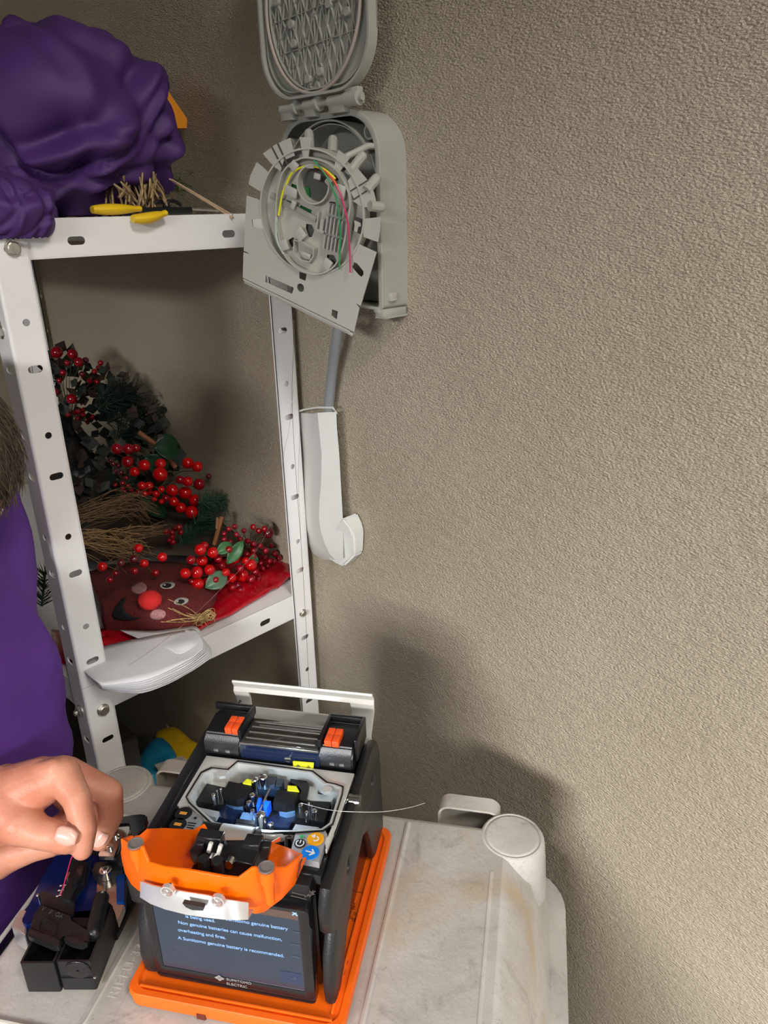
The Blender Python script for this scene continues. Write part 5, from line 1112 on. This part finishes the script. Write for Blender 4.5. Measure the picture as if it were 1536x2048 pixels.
MS = [(430,910,12),(470,900,13),(490,870,12),(500,915,12),(480,945,11),(520,940,12),(545,960,11),(465,980,12),(490,995,11),(470,930,11),(445,800,18,red3),(460,840,15,red3),(415,790,14,red3),(430,830,12,red3),(400,770,12,red3),(520,760,14,red3)]
MD = [(975,835,32,red3),(1000,880,22,red3),(1030,900,18,red3),(980,900,18,red3),(1010,930,16,red3),(1050,920,16,red3),(960,860,16,red3),(1055,890,13,red3),(990,945,13,red3)]
BK = [(95,155,34),(185,165,30),(220,210,28),(260,200,18,red3),(345,215,16),(335,245,18),(310,265,16),(155,215,18),(285,320,16),(325,322,16),(240,280,18,red3),(110,315,16),(180,420,30),(220,490,16),(245,510,14),(200,500,14),(260,540,14),(290,530,12),(215,530,14),(250,480,14),(160,510,16),(270,555,12),(300,520,12),(130,270,18),(60,330,20),(90,380,18)]
SM_ = [(790,1150,18),(800,1180,16),(750,1180,14),(715,1175,18),(750,1205,16),(755,1235,18),(735,1225,12),(770,1160,14)]
LF_ = [(330,220,26),(428,200,22,red3),(497,180,24,red3),(552,203,24),(648,170,26),(522,122,24),(500,243,20,red2),(612,253,20,red2),(400,255,16,red2),(370,290,18,red2)]
s1 = spray('front berry spray with the largest glossy red berries beside the raffia tuft', onY(*k6(1000, 330), .800), k6, F1+F1B, .770, red1, jitter=.010, sc=1.12)
obj('leaf', leaf(onY(*k6(990, 205), .765), onY(*k6(1088, 60), .765)-onY(*k6(990, 205), .765), (-.5, -1, .3), .036, .017), leafm, s1, auto=0)
obj('leaf', leaf(onY(*k6(985, 260), .765), onY(*k6(880, 330), .765)-onY(*k6(985, 260), .765), (-.4, -1, .6), .034, .024), mat('leaf_pale_green', (.08, .16, .09), .35), s1, auto=0)
obj('leaf', leaf(onY(*k6(935, 150), .765), onY(*k6(1010, 100), .765)-onY(*k6(935, 150), .765), (-.4, -1, .6), .024, .016), leafm, s1, auto=0)
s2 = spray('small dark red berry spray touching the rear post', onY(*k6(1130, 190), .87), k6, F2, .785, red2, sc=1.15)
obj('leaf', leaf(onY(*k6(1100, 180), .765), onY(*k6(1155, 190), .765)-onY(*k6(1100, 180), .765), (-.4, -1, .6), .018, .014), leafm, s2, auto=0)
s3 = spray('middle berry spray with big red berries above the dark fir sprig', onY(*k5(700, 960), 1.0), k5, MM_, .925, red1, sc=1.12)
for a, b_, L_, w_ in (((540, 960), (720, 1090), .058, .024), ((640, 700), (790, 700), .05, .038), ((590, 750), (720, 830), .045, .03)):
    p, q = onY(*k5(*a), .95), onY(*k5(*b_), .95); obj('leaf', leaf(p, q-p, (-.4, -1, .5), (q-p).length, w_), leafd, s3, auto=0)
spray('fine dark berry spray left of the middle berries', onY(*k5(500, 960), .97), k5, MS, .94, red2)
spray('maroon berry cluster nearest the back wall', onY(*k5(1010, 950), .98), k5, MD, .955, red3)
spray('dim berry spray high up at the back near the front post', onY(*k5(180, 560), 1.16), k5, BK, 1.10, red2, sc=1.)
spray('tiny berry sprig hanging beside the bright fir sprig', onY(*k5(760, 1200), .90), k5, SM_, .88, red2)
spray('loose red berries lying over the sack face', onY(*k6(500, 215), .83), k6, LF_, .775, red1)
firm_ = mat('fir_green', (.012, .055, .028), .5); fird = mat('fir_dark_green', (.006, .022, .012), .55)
def zsurf(k, poly_rows, hfun, m, name, label, cat, t=.0015, z0=.6295, sub=5, **kw):
    rows = []
    for r in poly_rows: rows.append(spline([onZ(*k(x, y), z0+h) for x, y, h in r], sub))
    R = []; n = len(rows[0]); cols = [spline([r[i] for r in rows], sub) for i in range(n)]
    for j in range(len(cols[0])): R.append([c[j]+Vector((0, 0, hfun(c[j]))) for c in cols])
    bm = grid_rows(B(), R); mm = thick(bm, t, 0); o = top(name, mm, m, label, cat, origin=Vector((R[0][0].x, R[0][0].y, z0)), auto=0); return o
def firbranch(label, paths, Y, m, seed, n=150, L=.024):
    P = [[onY(*k5(*p), Y+.01*i) for i, p in enumerate(pp)] for pp in paths]; t = thing('fir_sprig', label, 'fir sprig', P[0][0])
    for i, pp in enumerate(P):
        bm = B(); fir(bm, pp, L, n, seed+i); o = obj('twig', bm, m, t, auto=0); o['kind'] = 'stuff'
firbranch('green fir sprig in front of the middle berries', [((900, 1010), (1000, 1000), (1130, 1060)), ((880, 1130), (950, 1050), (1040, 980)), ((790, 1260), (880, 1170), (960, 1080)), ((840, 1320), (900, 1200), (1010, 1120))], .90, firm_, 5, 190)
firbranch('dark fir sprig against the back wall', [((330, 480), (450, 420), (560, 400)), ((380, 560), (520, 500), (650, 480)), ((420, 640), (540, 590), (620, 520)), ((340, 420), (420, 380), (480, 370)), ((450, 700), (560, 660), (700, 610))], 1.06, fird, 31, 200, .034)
firbranch('fir tip poking out left of the front post', [((10, 1600), (20, 1500), (30, 1400)),], .80, fird, 51, 90, .02)
bm = B(); tube(bm, spline([onY(*k5(1035, 1090), .86), onY(*k5(1015, 1160), .86), onY(*k5(990, 1250), .86)], 5), .0032, 8); tube(bm, spline([onY(*k5(1010, 1095), .865), onY(*k5(1005, 1160), .86)], 5), .0022, 8)
top('cinnamon_twig', bm, mat('cinnamon', (.24, .09, .03), .6), 'brown cinnamon stick upright among the fir needles', 'twig', origin=onY(*k5(990, 1250), .86))
bm = B(); tube(bm, spline([onY(*k5(560, 610), .98), onY(*k5(680, 700), .97), onY(*k5(770, 810), .96)], 5), .0035, 8)
top('cinnamon_twig', bm, MATS['cinnamon'], 'long brown stick lying across the middle berries', 'twig', origin=onY(*k5(770, 810), .96))
rr = random.Random(21); bm = B(); bm2 = B()
poly = [(60, 690), (210, 735), (330, 800), (395, 915), (470, 965), (520, 1060), (540, 1120), (430, 1160), (380, 1130), (200, 1150), (120, 900)]
def inside(x, y):
    c = False
    for (x0, y0), (x1, y1) in zip(poly, poly[1:]+poly[:1]):
        if (y0 > y) != (y1 > y) and x < (x1-x0)*(y-y0)/(y1-y0)+x0: c = not c
    return c
k = 0
while k < 620:
    x, y = rr.uniform(60, 540), rr.uniform(690, 1160)
    if not inside(x, y): continue
    k += 1; p = onY(x, y, 1.13-.00035*x-.00012*(y-700)+rr.uniform(0, .05)+.03)
    if p.x > -.012 or p.z < SZ_+.006: continue
    d = _n(Vector((rr.gauss(0, 1), rr.gauss(0, .6), rr.gauss(0, 1)))); n_ = Vector((-.4, -1, .5)); s = _n(d.cross(n_)); L_ = rr.uniform(.014, .030); w_ = L_*rr.uniform(.22, .4); b_ = bm if k % 3 else bm2
    q4 = [b_.verts.new(v) for v in (p, p+d*L_*.5+s*w_, p+d*L_, p+d*L_*.5-s*w_+Vector((0, -.002, 0)))]; b_.faces.new(q4)
o = top('wreath_foliage', thick(bm, .0004, 0), mat('dark_foliage', (.006, .014, .008), .6), 'dark green foliage pile under the berries on the middle shelf', 'foliage', origin=onY(300, 1140, .95), smooth=False); o['kind'] = 'stuff'
o = top('dried_leaves', thick(bm2, .0004, 0), mat('dried_leaf', (.030, .014, .007), .7), 'brown dried leaves mixed under the berries on the middle shelf', 'leaves', origin=onY(300, 1140, .95), smooth=False); o['kind'] = 'stuff'
kI1 = kf(0, 0, 1.)
zsurf(kI1, [[(60, 900, .0), (200, 860, .02), (330, 900, .03), (440, 960, .02)], [(80, 1020, .01), (220, 1000, .04), (360, 1020, .045), (470, 1050, .02)], [(100, 1130, .005), (230, 1120, .025), (360, 1110, .025), (490, 1110, .010)]], lambda p: .006*fbm(p, 22.), mat('dark_brown_paper', (.035, .020, .012), .75, var=.5, vscale=40), 'brown_wrapping', 'crumpled dark brown wrapping under the straw bundles', 'wrapping', t=.001, z0=SZ_+.004)
# raffia and straw
raf = [mat('raffia_pale', (.42, .32, .16), .7), mat('raffia_orange', (.50, .20, .08), .7), mat('straw_brown', (.17, .10, .045), .8)]
def tuft(name, label, k, pts, spread, n, Y, m, r=.0007, curl=.4, seed=3, cat='raffia'):
    rr = random.Random(seed); A = [onY(*k(*p), Y) for p in pts]; bm = B()
    for i in range(n):
        off = Vector((rr.gauss(0, 1), rr.gauss(0, .6), rr.gauss(0, 1)))*spread; pl = [p+off*(.4+.6*j/(len(A)-1))+Vector((rr.gauss(0, 1), rr.gauss(0, 1), rr.gauss(0, 1)))*spread*curl for j, p in enumerate(A)]
        tube(bm, spline(pl, 4), r*rr.uniform(.6, 1.3), 4, flat=.5)
    o = top(name, bm, m, label, cat, origin=A[0], auto=0); o['kind'] = 'stuff'; return o
def bow():
    rr = random.Random(8); c = onY(*k6(865, 490), .728); bm = B()
    for i in range(46):
        a = rr.uniform(0, 2*pi); L_ = rr.uniform(.006, .018); d = Vector((cos(a), rr.uniform(-.6, .2), sin(a)*.7)); s = Vector((-sin(a), 0, cos(a)))*L_*.35
        tube(bm, spline([c, c+d*L_*.6+s, c+d*L_+s*.3, c+d*L_*.7-s, c], 5), .0007, 4, flat=.6)
    q = onY(*k6(655, 490), .728)
    for i in range(22):
        e = q+Vector((rr.gauss(0, .005), rr.gauss(0, .005), rr.gauss(0, .009))); tube(bm, spline([c+Vector((rr.gauss(0, .002), -.004, rr.gauss(0, .003))), (c+e)/2+Vector((0, -.004, rr.gauss(0, .003))), e], 5), .0009, 4, flat=.5)
    o = top('raffia_bow', bm, mat('raffia_bow_tan', (.50, .33, .14), .65, var=.45, vscale=250), 'tan and orange raffia bow lying on the sack edge', 'raffia', origin=c, auto=0); o['kind'] = 'stuff'
bow()
tuft('straw_bundle', 'brown straw bundle behind the front post, upper of the two', k5, ((230, 1090), (380, 1040), (520, 1010), (610, 1060)), .010, 70, .90, raf[2], seed=4, cat='straw')
tuft('straw_bundle', 'tan straw bundle behind the front post, lower of the two', k5, ((240, 1220), (380, 1230), (480, 1260), (560, 1280)), .012, 60, .86, mat('straw_tan', (.30, .19, .08), .8), seed=5, cat='straw')
tuft('straw_bundle', 'thin straw strands lying toward the small berry sprig', k5, ((420, 1190), (560, 1185), (690, 1165)), .006, 24, .88, raf[2], seed=6, cat='straw')
# pot rim behind the post
bm = B(); pp = [onY(*k5(*p), 1.12) for p in ((150, 560), (215, 620), (285, 700), (312, 760), (290, 830), (205, 890))]
q = spline(pp, 6); grid_rows(bm, [q, [p+Vector((-.05, .02, -.01)) for p in q]]); top('plastic_bowl', thick(bm, .002, 0), mat('grey_translucent', (.045, .045, .05), .35), 'grey curved bowl rim behind the front post among the berries', 'bowl', origin=pp[-1], auto=0)
# face sack, red bag, white sheets
SZ = .6275
redbag = mat('glossy_red_bag', (.42, .003, .012), .16, coat=.5)
rb = zsurf(k6, [[(60, 560, .004), (330, 560, .005), (560, 420, .006), (900, 200, .006), (1200, 90, .002), (1290, 130, .003)], [(70, 640, .006), (360, 620, .012), (640, 560, .010), (950, 400, .006), (1200, 240, .005), (1330, 260, .006)], [(80, 740, .0), (330, 700, .001), (640, 640, .002), (960, 500, .002), (1230, 350, .002), (1338, 278, .0)]],
      lambda p: .0035*fbm(p, 45.)+.002*abs(sin(p.x*60+p.y*25)), redbag, 'red_gift_bag', 'crumpled glossy red plastic bag spread under the berries', 'bag')
burl = mat('dark_red_burlap', (.13, .012, .012), .85, bump=1., bscale=650, var=.5, vscale=420)
sack = thing('face_sack', 'dark red burlap sack with smiling felt face and red nose', 'sack', Vector(onZ(*k6(560, 500), SZ)))
rows_ = [[(250, 250, .02), (400, 215, .03), (600, 195, .03), (800, 210, .028), (960, 260, .012)], [(320, 420, .035), (450, 390, .05), (620, 350, .058), (800, 360, .040), (930, 400, .016)], [(330, 500, .025), (480, 480, .040), (640, 470, .046), (780, 470, .030), (890, 480, .012)], [(345, 560, .008), (480, 565, .014), (640, 575, .014), (760, 550, .016), (850, 530, .008)]]
R_ = [spline([onZ(*k6(x, y), SZ+h) for x, y, h in r], 6) for r in rows_]; cols = [spline([r[i] for r in R_], 6) for i in range(len(R_[0]))]
RR_ = [[c[j]+Vector((0, 0, .0018*fbm(c[j], 60.))) for c in cols] for j in range(len(cols[0]))]
obj('sack_front', thick(grid_rows(B(), RR_), .0015, 0), burl, sack, auto=0)
from mathutils.bvhtree import BVHTree
nj = len(RR_[0]); BV = BVHTree.FromPolygons([p for r in RR_ for p in r], [(i*nj+j, i*nj+j+1, (i+1)*nj+j+1, (i+1)*nj+j) for i in range(len(RR_)-1) for j in range(nj-1)])
def onsack(x, y, lift=.0015):
    d = _ray(*k6(x, y)).normalized(); h = BV.ray_cast(CAMP, d)
    if h[0] is None: h = BV.find_nearest(CAMP+d*.95)
    return h[0]-d*lift
def patch(pts, m, name, lift=.0022, t=.0010):
    bm = B(); bm.faces.new([bm.verts.new((x, y, 0)) for x, y in pts]); bmesh.ops.triangulate(bm, faces=bm.faces[:]); bmesh.ops.subdivide_edges(bm, edges=bm.edges[:], cuts=2, use_grid_fill=True)
    for v in bm.verts: v.co = onsack(v.co.x, v.co.y, lift)
    obj(name, thick(bm, t, 0), m, sack, auto=0)
def ell(cx_, cy_, rx, ry, a=0, n=20): return [(cx_+rx*cos(t)*cos(a)-ry*sin(t)*sin(a), cy_+rx*cos(t)*sin(a)+ry*sin(t)*cos(a)) for t in [2*pi*k/n for k in range(n)]]
patch([(455, 380), (425, 400), (395, 440), (380, 480), (400, 500), (450, 508), (500, 503), (538, 490), (490, 488), (455, 465), (440, 430)], mat('felt_black', (.008, .008, .01), .8), 'felt_mouth')
patch(ell(675, 320, 40, 19, -.1), mat('felt_eye_white', (.50, .52, .50), .5), 'felt_eye', .0018); patch(ell(672, 322, 25, 13, -.1), mat('felt_black', (0, 0, 0)), 'felt_pupil', .0032, .0006); patch(ell(660, 317, 6, 4), MATS['felt_eye_white'], 'eye_glint', .0042, .0005)
patch(ell(748, 404, 38, 19, -.15), MATS['felt_eye_white'], 'felt_eye', .0018); patch(ell(742, 407, 24, 12, -.15), MATS['felt_black'], 'felt_pupil', .0032, .0006); patch(ell(728, 403, 6, 4), MATS['felt_eye_white'], 'eye_glint', .0042, .0005)
chk = mat('cheek_weave', (.42, .20, .20), .8, var=.35, vscale=500); patch(ell(524, 334, 42, 30, -.1), chk, 'felt_cheek'); patch(ell(625, 474, 42, 28, -.1), chk, 'felt_cheek')
bm = B(); q = onsack(583, 398, .006); sph(bm, q, .0135, (1, 1, .8), 22, 14); 
for v in bm.verts: v.co += (v.co-q).normalized()*.0012*noise.noise(v.co*900)
obj('pompom_nose', bm, mat('pompom_red', (.75, .02, .02), .8, bump=1, bscale=1500), sack, auto=0)
# white foam sheets, folded over the shelf edge
foam = mat('white_foam_sheet', (.68, .68, .70), .6, bump=.1, bscale=500)
for k_ in range(7):
    z = SZ+.0012+k_*.0040; o_ = k_*16.0
    rows = [[(200, 690, 0), (420, 640-o_*.2, 0), (640, 600-o_*.2, 0), (800, 570-o_*.2, 0), (862-o_*.2, 600-o_*.2, 0)], [(240, 780, 0), (420, 740-o_*.2, 0), (640, 700-o_*.3, 0), (830, 660-o_*.3, 0), (905-o_*.4, 655-o_*.3, 0)], [(330, 872-o_*.2, 0), (440, 888-o_*.5, 0), (580, 880-o_*.7, 0), (770, 795-o_*.7, 0), (912-o_*.5, 700-o_*.45, 0)]]
    rows = [[(x, y, h+(z-SZ-.002)) for x, y, h in r] for r in rows]
    zsurf(k6, rows, lambda p: .0010*fbm(p+Vector((k_*.3, 0, k_)), 40.), foam, 'foam_sheet', 'white foam sheet, %s of the folded pile on the middle shelf edge' % ('bottom one', 'second from bottom', 'third from bottom', 'fourth from bottom', 'third from top', 'second from top', 'topmost flat one')[k_], 'foam sheet', t=.0009, sub=4)['group'] = 'white foam sheets piled on the middle shelf edge'
zsurf(k6, [[(420, 555, .021), (600, 560, .022), (800, 535, .022), (850, 560, .022)], [(520, 600, .022), (640, 640, .023), (780, 620, .026), (860, 600, .023)], [(590, 645, .020), (680, 672, .022), (740, 692, .022), (850, 640, .022)]], lambda p: .001*fbm(p, 30.), foam, 'foam_flap', 'folded white foam flap lying on top of the foam pile', 'foam sheet', t=.001)
# left overhang of the white bag beside the front post
bm = grid_rows(B(), [[onX(120, 1345, -.32), onX(140, 1330, -.318), onX(165, 1320, -.315)], [onX(132, 1365, -.322), onX(150, 1362, -.325), onX(172, 1350, -.319)], [onX(128, 1392, -.324), onX(150, 1405, -.328), onX(168, 1420, -.322)]])
top('white_bag', thick(bm, .001, 0), foam, 'corner of a white bag hanging out left of the front post', 'bag', origin=onX(150, 1405, -.355), auto=0)

# lower shelf
k7 = kf(240, 1400, 6.98)
def pillow(name, label, k, pts, z, h, m, cat, seed=1, rel=.003):
    P = [onZ(*k(*p), z) for p in pts]; c = sum(P, Vector())/len(P); bm = B(); n = len(P); rings = []
    P = [Vector(q) for q in spline(P+[P[0]], 4)[:-1]]
    for s, dz in ((1, -h), (1.02, -h*.5), (1, 0), (.9, h*.10), (.6, h*.16), (.2, h*.18)): rings.append([c.lerp(p, s)+Vector((0, 0, dz+rel*fbm(p*s, 25.))) for p in P])
    loft(bm, rings); return top(name, bm, m, label, cat, origin=Vector((c.x, c.y, z-h)), auto=0)
pillow('yellow_bag', 'yellow plastic bag lying on the lowest shelf beside the wall', k7, ((480, 430), (760, 380), (1000, 560), (1140, 700), (980, 1010), (700, 1060), (560, 800)), .200, .045, mat('yellow_plastic', (.72, .44, .008), .4), 'bag')
bp = pillow('blue_pack', 'blue and teal plastic pack lying on the yellow bag', k7, ((200, 1010), (330, 700), (520, 520), (680, 600), (790, 790), (720, 860), (560, 1010), (420, 1100)), .258, .035, mat('teal_blue_plastic', (.012, .20, .33), .3, var=.5, vscale=25), 'pack')
lb = [onZ(*k7(*p), .285) for p in ((560, 1000), (480, 900), (860, 780), (950, 840), (720, 980))]; bm = loft(B(), [[p+Vector((0, 0, -.002)) for p in lb], lb]); top('paper_strip', bm, mat('paper_strip_grey', (.40, .36, .33), .5, var=.3, vscale=80), 'pale paper strip lying on the blue pack', 'paper', origin=lb[0], smooth=False)
pillow('red_pouch', 'small red pouch beside the blue pack behind the front post', k7, ((90, 540), (165, 530), (170, 700), (100, 710)), .26, .06, mat('red_cloth', (.45, .01, .01), .6), 'pouch')
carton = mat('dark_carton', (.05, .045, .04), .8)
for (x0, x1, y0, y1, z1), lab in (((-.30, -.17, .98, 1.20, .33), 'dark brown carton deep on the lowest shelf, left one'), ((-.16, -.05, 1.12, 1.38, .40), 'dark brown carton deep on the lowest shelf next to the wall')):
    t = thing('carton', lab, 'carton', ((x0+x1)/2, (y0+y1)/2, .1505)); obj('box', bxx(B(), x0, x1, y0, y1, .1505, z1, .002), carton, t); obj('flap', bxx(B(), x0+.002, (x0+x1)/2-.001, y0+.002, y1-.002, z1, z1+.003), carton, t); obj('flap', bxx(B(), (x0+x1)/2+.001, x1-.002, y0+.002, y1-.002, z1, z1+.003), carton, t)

# ------------------------------------------------------------------ top shelf
TZ = SHZ[0]+.0005
purple2 = mat('purple_cloth', (.058, .017, .125), .62, var=.06, vscale=12, bump=.25, bscale=1200)
def bundle(name, label, c, ax, seed, amp, m, zmin, k_=1.):
    bm = B(); vs = bmesh.ops.create_icosphere(bm, subdivisions=6, radius=1)['verts']; rr = random.Random(int(seed*10))
    folds = []
    for i in range(11):          # each fold is a soft rope-like ridge following a small circle round the bundle
        a = Vector((rr.gauss(-.5, .5), rr.gauss(-.5, .5), rr.gauss(.45, .5))).normalized(); folds.append((a, rr.uniform(-.55, .75), rr.uniform(.05, .13), rr.uniform(.35, 1.), rr.uniform(0, 6)))
    for v in vs:
        n = v.co.normalized(); q = n*1.3*k_+Vector((seed, 0, 0)); w_ = n+.30*Vector((noise.noise(q), noise.noise(q+Vector((7, 0, 0))), noise.noise(q+Vector((0, 7, 0))))); w_.normalize()
        f = 1+.10*noise.noise(n*1.6+Vector((seed, seed, 0)))
        for a, d0, wd, h, ph in folds:
            d = w_.dot(a)-d0; u = w_.cross(a); f += amp*h*(.62+.38*sin(ph+3*atan2(u.y, u.x+.3)))*(math.exp(-(d/wd)**2)-.75*math.exp(-((d-wd*1.5)/(wd*.8))**2))
        p = Vector((n.x*ax[0], n.y*ax[1], n.z*ax[2]))*f+c
        if p.z < zmin: p.z = zmin+(.0015*noise.noise(p*60)+.0015)
        v.co = p
    return top(name, bm, m, label, 'cloth', origin=Vector((c.x, c.y, zmin)), auto=0)
pc = onY(112, 262, .865)
bundle('cloth_bundle', 'large purple cloth bundle piled on the corner of the top shelf', pc, (.113, .124, .097), 2.7, .15, purple2, TZ)
pl = onY(8, 425, .735); bundle('cloth_fold', 'small purple cloth fold draped over the top of the front post', pl, (.042, .045, .034), 8.1, .10, purple2, pl.z-.022, .7)
orp = mat('orange_card', (.85, .30, .01), .6); cr = [onY(*k3t(*p), .90) for p in ((1010, 500), (1085, 595), (1198, 760), (1195, 820), (1085, 820), (1000, 800))]
bm = loft(B(), [cr, [p+Vector((0, .03, 0)) for p in cr]]); oc_ = top('orange_box', bm, orp, 'orange card box corner sticking out behind the purple bundle', 'box', origin=cr[-2], smooth=False)
bm = B(); a_, b_ = onY(*k3t(1085, 698), .8985), onY(*k3t(1196, 765), .8985); tube(bm, [a_, b_], .0007, 4); obj('box_seam', bm, mat('seam_brown', (.2, .06, .01), .7), oc_)
yt = mat('yellow_handle', (.80, .52, .01), .4)
pls = thing('pliers', 'pair of pliers with yellow grips on the top shelf edge', 'pliers', onZ(250, 432, TZ) if False else onY(*k3t(800, 1370), .722))
for pts, r, yy, zl in ((((595, 1378), (700, 1372), (820, 1362), (900, 1352)), .0068, .7235, TZ+.006), (((850, 1400), (930, 1398), (1010, 1380), (1062, 1362)), .0070, .7035, 0)):
    P = [onY(*k3t(*p), yy) for p in pts]
    for p in P: p.z = max(p.z, zl)
    bm = B(); q = spline(P, 6); n = len(q); tube(bm, q, [r*(.55+.45*sin(pi*min(1, (i+1.5)/n*1.15))) for i in range(n)], 12, flat=.75); obj('grip', bm, yt, pls)
P = [onY(*k3t(*p), .735) for p in ((880, 1350), (1060, 1352), (1160, 1375), (1225, 1382))]
for p in P: p.z = max(p.z, TZ+.004)
bm = B(); tube(bm, spline(P, 5), [.005]*10+[.0035]*6 if False else .0035, 8); obj('jaw', bm, blk, pls)
sc_ = thing('scissors', 'black handled scissors behind the yellow pliers', 'scissors', onY(*k3t(1060, 1340), .76))
for x, y in ((1030, 1325), (1105, 1322)):
    c_ = onY(*k3t(x, y), .76); bm = B(); tube(bm, [c_+Vector((.0095*cos(a), 0, .0055*sin(a))) for a in [2*pi*k/20 for k in range(21)]], .002, 8, caps=False); obj('finger_ring', bm, blk, sc_)
bm = B(); tube(bm, [onY(*k3t(1140, 1330), .76), onY(*k3t(1400, 1345), .80)], .0022, 6); obj('blade', bm, steel, sc_)
rr = random.Random(4)
bm = B()
for i in range(75):
    x0 = rr.uniform(720, 1010); y0 = rr.uniform(1090, 1190); a = onY(*k3t(x0, y0), rr.uniform(.75, .79)); b_ = onY(*k3t(x0+rr.uniform(-60, 120), rr.uniform(1260, 1335)), rr.uniform(.745, .80)); b_.z = max(b_.z, TZ+.002); tube(bm, [a, (a+b_)/2+Vector((rr.gauss(0, .003), 0, 0)), b_], .0011, 4)
o = top('straw_tuft', bm, mat('straw_pale', (.36, .25, .12), .8, var=.3, vscale=200), 'tied tuft of pale straw under the purple bundle', 'straw', origin=onY(*k3t(900, 1320), .80), auto=0); o['kind'] = 'stuff'
bm = B()
for i in range(26):
    x0 = rr.uniform(980, 1060); a = onY(*k3t(x0, rr.uniform(1090, 1170)), .86); m_ = onY(*k3t(x0+rr.uniform(40, 180), rr.uniform(1100, 1230)), .88); b_ = onY(*k3t(x0+rr.uniform(-10, 220), rr.uniform(1180, 1300)), .88); tube(bm, spline([a, m_, b_], 6), .0005, 3)
o = top('dried_grass', bm, mat('dried_green_grass', (.10, .13, .03), .8), 'thin green dried grass curling behind the straw tuft', 'grass', origin=onY(*k3t(1050, 1300), .86), auto=0); o['kind'] = 'stuff'
bm = B(); tube(bm, [onY(*k3t(960, 1072), .80), onY(*k3t(1200, 1215), .76), onY(*k3t(1490, 1395), .709)], .0012, 6); tube(bm, [onY(*k3t(1100, 1150), .775), onY(*k3t(1490, 1378), .712)], .0010, 6)
top('straw_stalk', bm, mat('stalk_tan', (.46, .32, .20), .7), 'long tan straw stalk leaning down over the shelf front', 'straw', origin=onY(*k3t(1490, 1395), .709))
t = thing('wicker_basket', 'small woven basket tucked under the purple bundle', 'basket', Vector(onY(*k3t(760, 1335), .80)))
c_ = onY(*k3t(800, 1300), .83); c_.z = TZ; bm = B()
for i in range(5): tube(bm, [c_+Vector((.04*cos(a), .04*sin(a), .004+i*.0055+.001*sin(a*8+i*pi))) for a in [2*pi*k/40 for k in range(41)]], .0028, 6, caps=False)
obj('weave', bm, mat('wicker', (.20, .14, .07), .7), t)
bm = B()
for i in range(10): a = 2*pi*i/10; cyl(bm, c_+Vector((.0395*cos(a), .0395*sin(a), 0)), c_+Vector((.041*cos(a), .041*sin(a), .032)), .0016, seg=6)
obj_split('stake', bm, MATS['wicker'], t)
